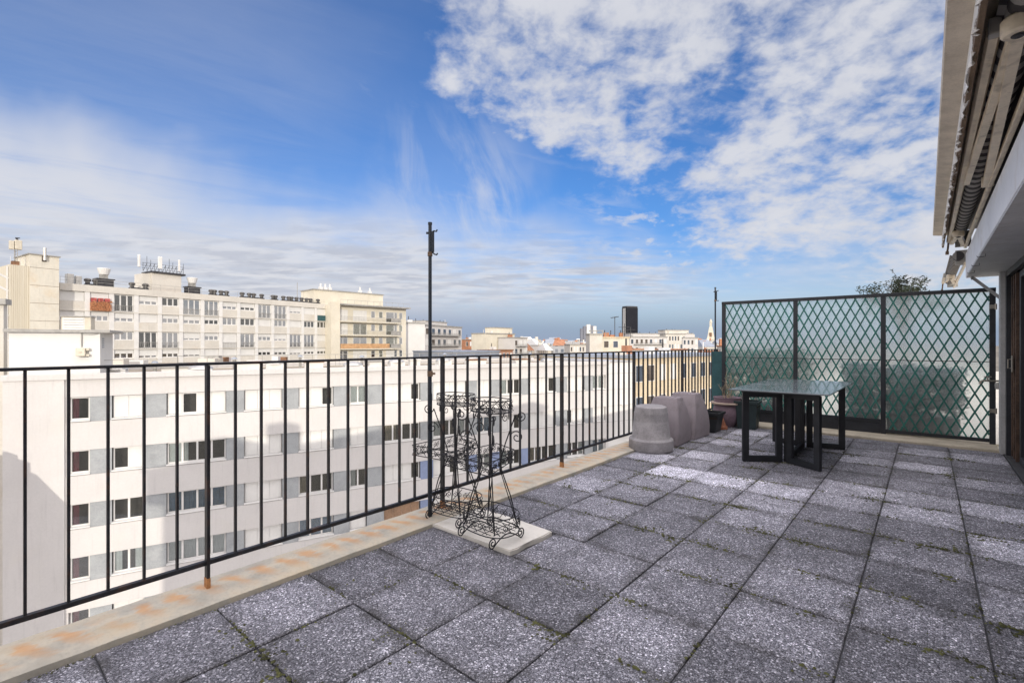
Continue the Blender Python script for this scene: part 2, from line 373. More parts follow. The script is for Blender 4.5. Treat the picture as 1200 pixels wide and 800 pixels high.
def corrugated():
    m, T, bs = new_mat('ribbed_concrete')
    co = T.new('ShaderNodeTexCoord').outputs['Object']
    n = T.noise(T.scale(co, (4, 4, .2)), 1.3, 5, .6)
    setb(T, bs, col=T.mix(n, (.54, .48, .37), (.70, .66, .56)), rough=.9)
    return m
M['ribbed'] = corrugated()
def far_facade(name, wall, dark):
    """a distant facade: rows of windows far smaller than a pixel"""
    m, T, bs = new_mat(name)
    co = T.new('ShaderNodeTexCoord').outputs['Object']
    x, y, z = T.sep(co)
    h = T.m('ADD', x, y)
    fx = T.m('ABSOLUTE', T.m('SUBTRACT', T.m('FRACT', T.m('DIVIDE', h, 2.7)), .5))
    fz = T.m('ABSOLUTE', T.m('SUBTRACT', T.m('FRACT', T.m('DIVIDE', z, 2.9)), .5))
    w = T.m('MULTIPLY', T.sstep(fx, .27, .22), T.sstep(fz, .30, .24))
    cell = T.comb(T.m('FLOOR', T.m('DIVIDE', h, 2.7)), T.m('FLOOR', T.m('DIVIDE', z, 2.9)), 0)
    wn = T.new('ShaderNodeTexWhiteNoise'); T.put(wn.inputs['Vector'], cell)
    nrm = T.new('ShaderNodeNewGeometry').outputs['Normal']
    up = T.m('ABSOLUTE', T.sep(nrm)[2])
    w = T.m('MULTIPLY', w, T.m('MULTIPLY', T.sstep(up, .5, .3), T.sstep(wn.outputs['Value'], .12, .3)))
    n = T.noise(co, .15, 5, .6)
    c = T.mix(n, tuple(a*.82 for a in wall), tuple(min(1, a*1.12) for a in wall))
    c = T.mix(T.m('MULTIPLY', w, .85), c, dark)
    setb(T, bs, col=c, rough=.8)
    return m
M['far_cream'] = far_facade('far_cream', (.58, .53, .44), (.14, .14, .15))
M['far_white'] = far_facade('far_white', (.66, .64, .58), (.17, .18, .21))
M['far_grey'] = far_facade('far_grey', (.42, .43, .45), (.10, .12, .16))
M['tower_grey'] = pmat('tower_grey', (.20, .21, .25), .7, .1, .05, .5, 0)
M['far_tan'] = far_facade('far_tan', (.50, .40, .29), (.12, .11, .10))

# ------------------------------------------------------------------ mesh helpers
class MB:
    """collects shapes and links them as ONE mesh object"""
    def __init__(s): s.bm = bmesh.new(); s.mats = []; s.cur = 0
    def use(s, mat):
        if mat not in s.mats: s.mats.append(mat)
        s.cur = s.mats.index(mat); return s
    def face(s, vs):
        try:
            f = s.bm.faces.new(vs); f.material_index = s.cur; return f
        except ValueError: return None
    def poly(s, pts): return s.face([s.bm.verts.new(p) for p in pts])
    def box(s, x0, x1, y0, y1, z0, z1, bev=0.0):
        if bev:
            t = bmesh.new(); bmesh.ops.create_cube(t, size=1)
            for v in t.verts: v.co = Vector(((x0+x1)/2+v.co.x*(x1-x0), (y0+y1)/2+v.co.y*(y1-y0), (z0+z1)/2+v.co.z*(z1-z0)))
            bmesh.ops.bevel(t, geom=t.edges[:], offset=bev, segments=2, affect='EDGES', profile=.5)
            s.merge(t); return s
        v = [s.bm.verts.new((x, y, z)) for z in (z0, z1) for x, y in ((x0, y0), (x1, y0), (x1, y1), (x0, y1))]
        for q in ((3, 2, 1, 0), (4, 5, 6, 7), (0, 1, 5, 4), (1, 2, 6, 5), (2, 3, 7, 6), (3, 0, 4, 7)): s.face([v[i] for i in q])
        return s
    def merge(s, t, mtx=None):
        mp = {}
        for v in t.verts: mp[v.index] = s.bm.verts.new(mtx @ v.co if mtx else v.co)
        t.verts.index_update()
        for f in t.faces: s.face([mp[v.index] for v in f.verts])
        t.free()
    def bar(s, a, b, w, h=None, up=(0, 0, 1)):
        """rectangular bar from a to b"""
        a = Vector(a); b = Vector(b); h = h or w; d = (b-a).normalized(); u = Vector(up)
        if abs(d.dot(u)) > .98: u = Vector((1, 0, 0))
        sd = d.cross(u).normalized(); u = sd.cross(d)
        r = []
        for p in (a, b): r.append([s.bm.verts.new(p+sd*i*w/2+u*j*h/2) for i, j in ((-1, -1), (1, -1), (1, 1), (-1, 1))])
        s.face(r[0][::-1]); s.face(r[1])
        for i in range(4): s.face([r[0][i], r[0][(i+1) % 4], r[1][(i+1) % 4], r[1][i]])
        return s
    def tube(s, pts, r, n=6, closed=False, taper=None):
        pts = [Vector(p) for p in pts]; k = len(pts); rings = []
        ref = None
        for i, p in enumerate(pts):
            a = pts[(i-1) % k] if (closed or i > 0) else p; b = pts[(i+1) % k] if (closed or i < k-1) else p
            d = (b-a)
            d = d.normalized() if d.length > 1e-9 else Vector((0, 0, 1))
            if ref is None:
                ref = Vector((0, 0, 1)) if abs(d.z) < .9 else Vector((1, 0, 0))
            sd = d.cross(ref)
            if sd.length < 1e-4: sd = d.cross(Vector((.3, .8, .5)))
            sd.normalize(); u = sd.cross(d); ref = u
            rr = r if taper is None else r*(1+(taper-1)*i/max(1, k-1))
            rings.append([s.bm.verts.new(p+(sd*math.cos(t)+u*math.sin(t))*rr) for t in (2*math.pi*j/n for j in range(n))])
        for i in range(k if closed else k-1):
            A = rings[i]; B = rings[(i+1) % k]
            for j in range(n): s.face([A[j], A[(j+1) % n], B[(j+1) % n], B[j]])
        if not closed: s.face(rings[0][::-1]); s.face(rings[-1])
        return s
    def lathe(s, prof, c=(0, 0, 0), n=32, wob=0.0, sx=1, sy=1):
        cx, cy, cz = c; rings = []
        for r, z in prof:
            if r < 1e-5: rings.append([s.bm.verts.new((cx, cy, cz+z))])
            else: rings.append([s.bm.verts.new((cx+r*sx*math.cos(t), cy+r*sy*math.sin(t), cz+z)) for t in (2*math.pi*j/n for j in range(n))])
        for A, B in zip(rings, rings[1:]):
            for j in range(n):
                if len(A) == 1 and len(B) == 1: continue
                if len(A) == 1: s.face([A[0], B[j], B[(j+1) % n]])
                elif len(B) == 1: s.face([A[j], A[(j+1) % n], B[0]])
                else: s.face([A[j], A[(j+1) % n], B[(j+1) % n], B[j]])
        return s
    def prism(s, outline, z0, z1):
        a = [s.bm.verts.new((x, y, z0)) for x, y in outline]; b = [s.bm.verts.new((x, y, z1)) for x, y in outline]
        s.face(a[::-1]); s.face(b)
        for i in range(len(a)): j = (i+1) % len(a); s.face([a[i], a[j], b[j], b[i]])
        return s
    def extrude_y(s, prof, y0, y1, seg=1, wob=0):
        """profile of (x, z) carried along y"""
        rings = []
        for k in range(seg+1):
            y = y0+(y1-y0)*k/seg
            rings.append([s.bm.verts.new((x+random.uniform(-wob, wob), y, z+random.uniform(-wob, wob))) for x, z in prof])
        s.face(rings[0]); s.face(rings[-1][::-1])
        n = len(prof)
        for A, B in zip(rings, rings[1:]):
            for j in range(n): s.face([A[j], B[j], B[(j+1) % n], A[(j+1) % n]])
        return s
    def build(s, name, mat=None, parent=None, smooth=False, dz=0.0):
        me = bpy.data.meshes.new(name)
        if dz: bmesh.ops.translate(s.bm, verts=s.bm.verts[:], vec=(0, 0, dz))
        bmesh.ops.recalc_face_normals(s.bm, faces=s.bm.faces[:])
        s.bm.to_mesh(me); s.bm.free()
        for m in (s.mats or [mat]): me.materials.append(M[m] if isinstance(m, str) else m)
        if smooth:
            me.polygons.foreach_set('use_smooth', [True]*len(me.polygons))
            me.set_sharp_from_angle(angle=rad(38))
        o = bpy.data.objects.new(name, me); COL.objects.link(o)
        if parent is not None: o.parent = parent
        return o

def tag(o, label=None, cat=None, group=None, kind=None):
    if label: o['label'] = label
    if cat: o['category'] = cat
    if group: o['group'] = group
    if kind: o['kind'] = kind
    return o
def thing(name, label, cat, loc=(0, 0, 0), rz=0.0, group=None):
    o = bpy.data.objects.new(name, None); COL.objects.link(o); o.empty_display_size = .2
    o.location = loc; o.rotation_euler = (0, 0, rz)
    return tag(o, label, cat, group)
def struct(mb, name, mat=None, smooth=False): return tag(mb.build(name, mat, None, smooth), kind='structure')
def copy_tree(o, parent=None):
    c = o.copy(); COL.objects.link(c)
    if parent is not None: c.parent = parent
    for ch in list(o.children): copy_tree(ch, c)
    return c
def at(u, D):
    """point on the ground plan at bearing u and distance D along the view"""
    return Fv*D + Rv*(D*(u-U0)/FX)
def up(v, D): return H + (V0-v)*D/FX

# ================================================================== LARGE STRUCTURE
GROUND = -24.0
g = MB(); g.box(-4500, 4500, -4500, 6500, GROUND-1, GROUND); struct(g, 'ground', 'city_ground')

# ---- the terrace
TS = .477; TY = .4625; X0 = -5.57*TS; Y0 = 1.826*TS
Y_END = 8.12
sl = MB(); sl.box(-2.955, 9.0, -16.9, 8.95, GROUND, -.050); struct(sl, 'terrace_slab', 'own_wall')
bed = MB(); bed.box(X0+.002, 9.0-.01, -3.6, Y_END, -.050, -.012); struct(bed, 'terrace_bed', 'threshold')
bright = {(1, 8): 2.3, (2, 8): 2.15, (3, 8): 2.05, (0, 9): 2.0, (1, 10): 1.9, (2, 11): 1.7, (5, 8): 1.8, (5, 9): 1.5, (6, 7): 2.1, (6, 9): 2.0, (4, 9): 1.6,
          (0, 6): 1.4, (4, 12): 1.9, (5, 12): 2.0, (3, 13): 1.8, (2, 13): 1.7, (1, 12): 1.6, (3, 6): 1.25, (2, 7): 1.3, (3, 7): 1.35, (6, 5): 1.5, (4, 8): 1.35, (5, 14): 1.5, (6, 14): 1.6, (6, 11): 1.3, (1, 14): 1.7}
tl = MB(); tones = []
for i in range(7):
    j = -9
    while True:
        y0 = Y0 + j*TY; y1 = y0 + TY
        if y0 > Y_END-.06: break
        y1 = min(y1, Y_END)
        x0 = X0+i*TS; x1 = x0+TS
        if i == 0 and j in (3,):                      # the concrete patch takes this place
            j += 1; continue
        if i == 1 and j == 3: x0 = x0+.255
        t = bmesh.new(); bmesh.ops.create_cube(t, size=1)
        g_ = .0035; zt = random.uniform(-.0025, .0025); tx = random.uniform(-.004, .004); ty = random.uniform(-.004, .004)
        for v in t.verts:
            fx, fy = v.co.x, v.co.y
            v.co = Vector(((x0+x1)/2+fx*(x1-x0-2*g_), (y0+y1)/2+fy*(y1-y0-2*g_), (-.045 if v.co.z < 0 else zt+tx*fx+ty*fy)))
        bmesh.ops.bevel(t, geom=[e for e in t.edges if all(v.co.z > -.03 for v in e.verts)], offset=.004, segments=1, affect='EDGES')
        nf = len(t.faces); tl.merge(t)
        base = random.uniform(.68, 1.16)
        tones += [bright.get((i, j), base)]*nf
        j += 1
lay = tl.bm.faces.layers.float.new('tone')
tl.bm.faces.ensure_lookup_table()
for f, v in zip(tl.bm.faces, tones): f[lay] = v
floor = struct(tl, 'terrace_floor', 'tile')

kb = MB()
prof = [(-2.97, -.06), (-2.982, -.02), (-2.972, .020), (-2.945, .036), (-2.80, .034), (-2.69, .026), (-2.668, .018), (-2.664, -.045), (-2.75, -.06)]
kb.extrude_y(prof, -3.6, 8.95, 120, .0016); kerb = struct(kb, 'terrace_kerb', 'kerb', True)
k2 = MB(); k2.box(-2.662, .66, Y_END+.006, 8.95, -.049, .035, .012); struct(k2, 'end_kerb', 'kerb_cream')
th = MB(); th.box(.687, .95, -3.6, 8.30, -.049, .006, .004); struct(th, 'door_threshold', 'threshold')
pc = MB()
out = [(X0-.004, Y0+3*TY-.01), (X0+TS+.10, Y0+3*TY+.004), (X0+TS+.225, Y0+3*TY+.012), (X0+TS+.236, Y0+3*TY+.08), (X0+TS+.222, Y0+3*TY+.17), (X0+TS+.230, Y0+3*TY+.24), (X0+TS+.245, Y0+3*TY+.33), (X0+TS+.238, Y0+4*TY-.03), (X0+.35, Y0+4*TY-.012), (X0-.004, Y0+4*TY-.01)]
pc.prism(out, -.045, .022)
bmesh.ops.bevel(pc.bm, geom=[e for e in pc.bm.edges if all(v.co.z > 0 for v in e.verts)], offset=.006, segments=2, affect='EDGES')
struct(pc, 'concrete_patch', 'patch_concrete')

# neighbour's terrace beyond the screen
nt = MB(); nt.box(-2.955, 9, 8.95, 32, GROUND, -.02); struct(nt, 'neighbour_terrace', 'own_wall')
# courtyard between the two buildings
cy = MB(); cy.box(-34, -2.957, -26, 60, GROUND, H-18.9); struct(cy, 'courtyard', 'pale_paving')

# ---- own penthouse along the right of the terrace
def penthouse():
    t = thing('penthouse', 'pale penthouse wall with brown sliding doors along the right of the terrace', 'building', (.7, 4, 0))
    off = Vector((-.7, -4, 0))
    def B(mb, name, mat, par=None, smooth=False):
        bmesh.ops.translate(mb.bm, verts=mb.bm.verts[:], vec=off)
        return mb.build(name, mat, t if par is None else par, smooth)
    w = MB()
    w.box(.74, 9, 8.10, 8.60, 0, H+1.55); w.box(.96, 9, -12, 8.10, 0, H+1.55); w.box(.74, .96, -12, 8.10, H+.852, H+1.50)
    w.box(-4.2, 9, -14.6, -12, 0, H+1.5); w.box(-4.2, 9, -16.8, -14.601, 0, H+.45)
    B(w, 'wall', 'own_wall')
    r = MB(); r.box(.20, 9.2, -12.1, 8.62, H+1.47, H+1.70); r.box(-4.3, 9.2, -14.65, -12.1, H+1.5, H+1.72); r.box(-4.3, 9.2, -16.9, -14.66, H+.45, H+.62)
    r.box(2.6, 3.9, -15.2, -13.9, H+1.70, H+3.9); r.box(3.0, 4.6, 6.5, 8.2, H+1.7, H+2.5); r.box(3.0, 4.2, -2.5, -1.2, H+1.70, H+2.3)
    B(r, 'roof', 'dark_metal')
    # metal soffit along the eave with its white fascia
    e = MB(); e.extrude_y([(.066, H+1.42), (.060, H+1.435), (.066, H+1.50), (.25, H+1.53), (.25, H+1.40), (.150, H+1.405)], -2.6, 8.50, 1)
    B(e, 'eave', 'eave_beige')
    f = MB(); f.box(.152, .172, -2.6, 8.56, H+1.255, H+1.404); fo = B(f, 'fascia', 'flaking')
    fk = MB()
    y = -.5
    while y < 8.45:                                   # paint peeling off the lower edge, with bare wood showing
        L = random.uniform(.05, .30); d = random.uniform(.012, .055)
        n = 6; x = .150-random.uniform(.001, .006)
        top = [(x, y+L*k/n, H+1.262) for k in range(n+1)]
        bot = [(x+random.uniform(-.012, .02), y+L*k/n, H+1.255-d*abs(math.sin(3.1*k/n))*random.uniform(.4, 1)) for k in range(n+1)]
        for k in range(n):
            fk.poly([top[k], top[k+1], bot[k+1], bot[k]])
            fk.poly([(p[0]+.003, p[1], p[2]) for p in (bot[k], bot[k+1], top[k+1], top[k])])
        y += L+random.uniform(.0, .22)
    fk2 = fk.build('peeling_paint', 'paint_flake', fo)
    fk2.location = off; tag(fk2, kind='stuff')
    l = MB(); l.box(.382, .74, -2.6, 8.56, H+.852, H+1.15, .004)
    lo = B(l, 'lintel', 'lintel_white')
    so = MB(); so.box(.386, .95, -2.6, 8.555, H+.838, H+.850); B(so, 'soffit', 'soffit_grey')
    for y in (6.35, 7.05, 7.75):
        h = MB(); h.tube([(.42, y, H+.838), (.42, y, H+.815), (.39, y, H+.812), (.365, y, H+.812), (.36, y, H+.824)], .0028, 5)
        B(h, 'hook', 'dark_metal')
    br = MB(); br.bar((.43, 8.42, H+.835), (.735, 8.42, H+.50), .035, .012, (0, 1, 0)); br.bar((.43, 8.43, H+.835), (.43, 8.43, H+.80), .05, .01); br.box(.728, .738, 8.385, 8.455, H+.40, H+.56)
    B(br, 'brace', 'grey_trim')
    # door side: pale jamb, black track frame, brown folded shutters, dark sliding panel
    j = MB(); j.box(.655, .737, 8.06, 8.20, .0, H+.836, .004); j.box(.70, .738, 8.20, 8.52, .0, H+.80); B(j, 'door_jamb', 'grey_trim')
    dfm = MB(); dfm.box(.70, .95, 7.97, 8.055, .0065, H+.83); dfm.box(.70, .74, 1.0, 7.968, H+.77, H+.832); B(dfm, 'door_frame', 'frame_dark')
    sh = MB()
    y = 7.95
    for k, wd in enumerate((.035, .05, .025, .06, .03, .05, .04, .06, .03, .05, .04)):
        x = .735+.02*((k*7) % 4)
        sh.box(x, x+.05, y-wd, y-.004, .012, H+.765, .004); y -= wd
        if k % 2: sh.tube([(x-.004, y+.004, .02), (x-.004, y+.004, H+.76)], .006, 6)
    so_ = B(sh, 'folding_shutter', 'door_brown')
    hn = MB(); hn.box(.715, .73, 7.70, 7.735, .98, 1.16, .004); hn.tube([(.715, 7.717, 1.02), (.69, 7.717, 1.02), (.69, 7.717, 1.12), (.715, 7.717, 1.12)], .006, 6)
    B(hn, 'handle', 'brass')
    dp = MB(); dp.box(.80, .83, 5.0, 7.46, .012, H+.765)
    B(dp, 'sliding_door', 'threshold')
    dp = MB(); dp.box(.755, .795, 7.40, 7.47, .012, H+.765, .004); dp.box(.755, .795, 1.2, 7.40, .012, .10, .004); dp.box(.755, .795, 1.2, 7.40, H+.70, H+.765, .004)
    B(dp, 'door_rail', 'frame_dark')
    return t
penthouse()

# ---- white apartment building opposite
def local_frame(u, D, vp):
    o = at(u, D); a = math.atan((vp-U0)/FX); d = Fv*math.cos(a)+Rv*math.sin(a)
    return o, math.atan2(d.y, d.x)
def window(par, x0, x1, z0, z1, y, n=2, state='dark', lift=0.0, frame='white_trim', sill=True, fw=.055, gl='glass', curtain='curtain_white', shutter='shutter_white'):
    """frame with mullions > pane, curtain; y is the frame's front plane (into the building = +y)"""
    f = MB()
    f.box(x0, x0+fw, y, y+.07, z0, z1); f.box(x1-fw, x1, y, y+.07, z0, z1)
    f.box(x0+fw, x1-fw, y, y+.07, z0, z0+fw); f.box(x0+fw, x1-fw, y, y+.07, z1-fw, z1)
    for k in range(1, n):
        xm = x0+(x1-x0)*k/n; f.box(xm-fw*.65, xm+fw*.65, y-.006, y+.066, z0+fw, z1-fw)
    if sill: f.box(x0-.03, x1+.03, y-.27, y+.01, z0-.065, z0-.002)
    fo = f.build('window', frame, par, dz=lift)
    p = MB(); p.box(x0+fw*.6, x1-fw*.6, y+.030, y+.040, z0+fw*.6, z1-fw*.6); p.build('pane', gl, fo, dz=lift)
    if state == 'dark': return fo
    c = MB(); w = (x1-x0)/n
    def drape(a, b, za, zb):
        k = max(4, int((b-a)/.07)); pts = []
        for i in range(k+1):
            pts.append((a+(b-a)*i/k, y+.10+.025*math.sin(i*2.1)+random.uniform(-.006, .006)))
        lo = [c.bm.verts.new((px, py, za)) for px, py in pts]; hi = [c.bm.verts.new((px, py, zb)) for px, py in pts]
        for i in range(k): c.face([lo[i], lo[i+1], hi[i+1], hi[i]])
    if state == 'closed':                                    # folding shutters drawn right across, in front of the glass
        k = max(2, int((x1-x0)/.62))
        for i in range(k):
            a = x0+fw*.5+(x1-x0-fw)*i/k; b = x0+fw*.5+(x1-x0-fw)*(i+1)/k
            c.box(a+.008, b-.008, y-.045, y-.015, z0+.02, z1-.02); c.build('shutter', shutter, fo, dz=lift); c = MB()
        return fo
    if state == 'partly':
        k = random.randrange(n)
        for i in range(n):
            if i != k: c.box(x0+w*i+fw*.6, x0+w*(i+1)-fw*.4, y-.045, y-.015, z0+.02, z1-.02); c.build('shutter', shutter, fo, dz=lift); c = MB()
        return fo
    if state == 'curtain': drape(x0+fw, x1-fw, z0+.03, z1-.03)
    elif state == 'side': drape(x0+fw, x0+fw+(x1-x0)*.32, z0+.03, z1-.03)
    elif state == 'sides':
        drape(x0+fw, x0+fw+(x1-x0)*.22, z0+.03, z1-.03); drape(x1-fw-(x1-x0)*.25, x1-fw, z0+.03, z1-.03)
    elif state == 'blind': c.box(x0+fw, x1-fw, y+.09, y+.105, z0+(z1-z0)*random.uniform(.3, .6), z1-.03)
    c.build('curtain', curtain, fo, dz=lift)
    return fo

def white_building():
    o, rz = local_frame(4, 24.05, 1600)
    t = thing('apartment_building', 'long white apartment building with grey panels between its window rows, across the courtyard', 'building', (o.x, o.y, GROUND), rz)
    L = -GROUND                                               # lift: shapes are written in terrace heights
    bays = [(2.43, 3.29, 1), (4.2, 5.61, 2), (6.61, 9.51, 4), (10.44, 12.53, 3), (13.46, 15.57, 3), (16.59, 17.71, 2), (18.86, 21.48, 4), (22.44, 25.08, 4), (25.95, 27.2, 2), (28.05, 29.85, 3), (30.57, 33.24, 4), (34.38, 36.25, 3), (37.13, 38.60, 2)]
    END = 38.87; top = H-1.60
    rows = [H-2.82-2.8*k for k in range(5)]                   # window tops
    w = MB()
    w.use('white_wall')
    zt = top
    edges = [(rows[0], top-.30)]
    for k in range(len(rows)):
        zb = rows[k]-1.32
        zn = rows[k+1] if k+1 < len(rows) else H-19
        w.box(2.30, END, 0, .62, zn, zb)                      # spandrel band
    w.box(2.30, END, 0, .62, rows[0], top-.30)                # band under the parapet
    w.box(.0, 2.295, -.10, 13, H-19, top-.30)               # blank end bay stands slightly proud
    w.box(END-.26, END-.003, .02, .62, rows[-1]-1.32, rows[0])
    w.box(2.296, 2.42, .02, .62, rows[-1]-1.32, rows[0])
    w.box(.30, END-.3, 12.4, 12.9, H-19, top-.32); w.box(END-.6, END-.01, .63, 12.9, H-19, top-.31)
    w.use('room_dark')
    w.box(2.30, END-.7, .95, 1.1, H-19, top-.6)
    for k in range(len(rows)): w.box(2.30, END-.65, .625, .95, rows[k]-1.9, rows[k]-1.36)
    for (a, b, n) in bays:                                    # cross walls between rooms
        w.box(a-.5, a-.42, .30, .94, rows[-1]-1.3, rows[0])
    w.build('wall', None, t, dz=L)
    cp = MB(); cp.box(-.06, END+.05, -.16, .45, top-.295, top, .015); cp.box(-.06, .38, .452, 12.9, top-.295, top-.004, .015); cp.box(.38, END+.04, 12.5, 12.9, top-.295, top-.004)
    cp.build('parapet', 'white_wall', t, dz=L)
    rf = MB(); rf.box(.382, END-.02, .46, 12.49, top-.62, top-.42); rf.build('roof', 'gravel_roof', t, dz=L)
    states = ['closed', 'closed', 'partly', 'side', 'curtain', 'curtain', 'sides', 'closed', 'partly']
    rs = random.Random(5)
    fixed = {(0, 1): 'closed', (0, 2): 'partly', (0, 3): 'closed', (0, 4): 'partly', (1, 3): 'closed', (2, 3): 'closed', (3, 3): 'closed', (2, 1): 'dark', (3, 1): 'sides', (2, 2): 'curtain', (1, 1): 'partly', (1, 2): 'side', (3, 2): 'curtain', (1, 4): 'closed', (2, 4): 'side'}
    for k, zt in enumerate(rows):
        z0 = zt-1.30
        for b, (xa, xb, n) in enumerate(bays):
            stt = fixed.get((k, b)) or rs.choice(states)
            cur = 'curtain_white'; sm = 'brown_door' if (k, b) == (3, 6) else 'shutter_white'
            if (k, b) == (3, 6): stt = 'closed'
            if b == 0: stt, cur = 'side', 'curtain_red'
            elif (k, b) == (2, 2): cur = 'curtain_blue'
            elif stt in ('side', 'curtain') and rs.random() < .3: cur = rs.choice(['curtain_beige', 'curtain_blue'])
            fo = window(t, xa+.02, xb-.02, z0+.08, zt-.015, .24, n, stt, L, curtain=cur, fw=.075, shutter=sm)
            if b+1 < len(bays):
                p = MB(); p.box(xb+.0, bays[b+1][0]-.0, .045, .12, z0-.015, zt-.004)
                blue = (k == 2 and b in (6, 7, 8, 9)) or (k == 3 and b in (6, 7, 9))
                p.build('wall_panel', 'blue_panel' if blue else 'grey_panel', t, dz=L)
    return o, rz, top
WB_O, WB_RZ, WB_TOP = white_building()
def wb(x, y, z=0):
    c, s_ = math.cos(WB_RZ), math.sin(WB_RZ)
    return Vector((WB_O.x+c*x-s_*y, WB_O.y+s_*x+c*y, z))

# blank white gable house joining it on the right
def gable_house():
    p = wb(38.95, 0.35)
    t = thing('gable_house', 'blank white party wall at the right end of the white building', 'building', (p.x, p.y, GROUND), WB_RZ)
    L = -GROUND; top = up(425, 43.5)
    w = MB(); w.box(0, 3.3, .0, 10, H-16, top); 
    w.build('wall', 'gable_wall', t, dz=L)
    c = MB(); c.box(-.0, 3.38, -.08, 10.1, top+.002, top+.14, .02); c.build('coping', 'grey_trim', t, dz=L)
    for k in range(5):
        j = MB(); j.box(.05, 3.25, -.012, .0, top-1.0-1.45*k, top-.975-1.45*k); j.build('string_course', 'grey_trim', t, dz=L)
    for z in (-2.6, -5.4):
        window(t, 1.6, 2.5, top+z-1.2, top+z, -.02, 2, 'curtain', L, sill=True)
gable_house()

# stepped gable of the next house, just outside the left edge: only its shadow reaches the picture
def stepped_neighbour():
    p = wb(-6, -9.0)
    t = thing('stepped_gable', 'stepped white gable wall beyond the left edge of the view', 'building', (p.x, p.y, GROUND), WB_RZ)
    b = MB(); o_ = [(0, 0), (5.05, 0), (5.05, H-6.3-GROUND), (4.0, H-4.75-GROUND), (3.75, H-4.55-GROUND), (3.75, H-4.1-GROUND), (3.2, H-3.8-GROUND), (0, H-3.8-GROUND)]
    A = [b.bm.verts.new((x, 0, z)) for x, z in o_]; B_ = [b.bm.verts.new((x, 1.0, z)) for x, z in o_]
    b.face(A); b.face(B_[::-1])
    for i in range(len(A)): j = (i+1) % len(A); b.face([A[i], A[j], B_[j], B_[i]])
    b.build('wall', 'white_wall', t)
    b = MB(); b.box(-.05, 3.25, -.1, 1.1, H-3.798-GROUND, H-3.65-GROUND); b.build('coping', 'grey_trim', t)
stepped_neighbour()

# ---- roof things on the white building
def roof_box():
    p = wb(-.15, 1.3); zt = up(386, 26.2)
    t = thing('rooftop_hut', 'white flat roofed plant hut on the left end of the white building', 'hut', (p.x, p.y, WB_TOP-.42), WB_RZ)
    L = -(WB_TOP-.42)
    w = MB(); w.box(-.05, 3.62, 0, 3.2, WB_TOP-.415, zt-.17); w.build('wall', 'shutter_white', t, dz=L)
    r = MB(); r.box(-.2, 4.1, -.25, 3.4, zt-.17, zt, .02); r.build('roof', 'vent_grey', t, dz=L)
    v = MB()
    for k in range(5): v.box(3.622, 3.64, .5, .9, zt-1.0+.12*k, zt-.93+.12*k)
    v.build('grille', 'zinc', t, dz=L)
    cpipe = MB(); cpipe.tube([(2.85, -.04, zt-.18), (2.85, -.04, zt-.95)], .03, 6); cpipe.tube([(2.85, -.04, zt-.25), (3.3, -.05, zt-.27), (3.6, -.05, zt-.2)], .012, 5); cpipe.build('conduit', 'vent_grey', t, dz=L)
    ub = MB(); ub.box(2.65, 3.05, -.32, -.003, zt-1.45, zt-1.0, .04); ub.box(3.06, 3.2, -.22, -.003, zt-1.15, zt-1.0, .02); ub.box(3.06, 3.2, -.22, -.003, zt-1.45, zt-1.33, .02)
    ub.lathe([(.0, 0), (.07, 0), (.07, .02), (0, .02)], (2.85, -.33, zt-1.22), 16); ub.build('meter_box', 'leather_beige', t, dz=L)
roof_box()
def hvac():
    p = wb(1.05, 4.7)
    t = thing('air_handler', 'cream louvred cabinet showing above the white plant hut', 'cabinet', (p.x, p.y, WB_TOP-.42), WB_RZ)
    z0 = WB_TOP-.42; zt = up(370, 29.0); L = -z0
    b = MB(); b.box(0, 1.35, 0, 1.0, z0, zt-.06, .02); b.build('cabinet', 'leather_beige', t, dz=L)
    s_ = MB()
    for k in range(6): s_.bar((.12, -.03, zt-.2-.15*k), (1.0, -.03, zt-.2-.15*k), .05, .09, (0, .6, .8))
    s_.box(.06, 1.06, -.012, -.002, zt-1.15, zt-.1); s_.build('louvre', 'white_trim', t, dz=L)
    c = MB(); c.box(-.04, 1.4, -.1, 1.05, zt-.06, zt, .01); c.build('lid', 'vent_grey', t, dz=L)
hvac()
rr = random.Random(3)
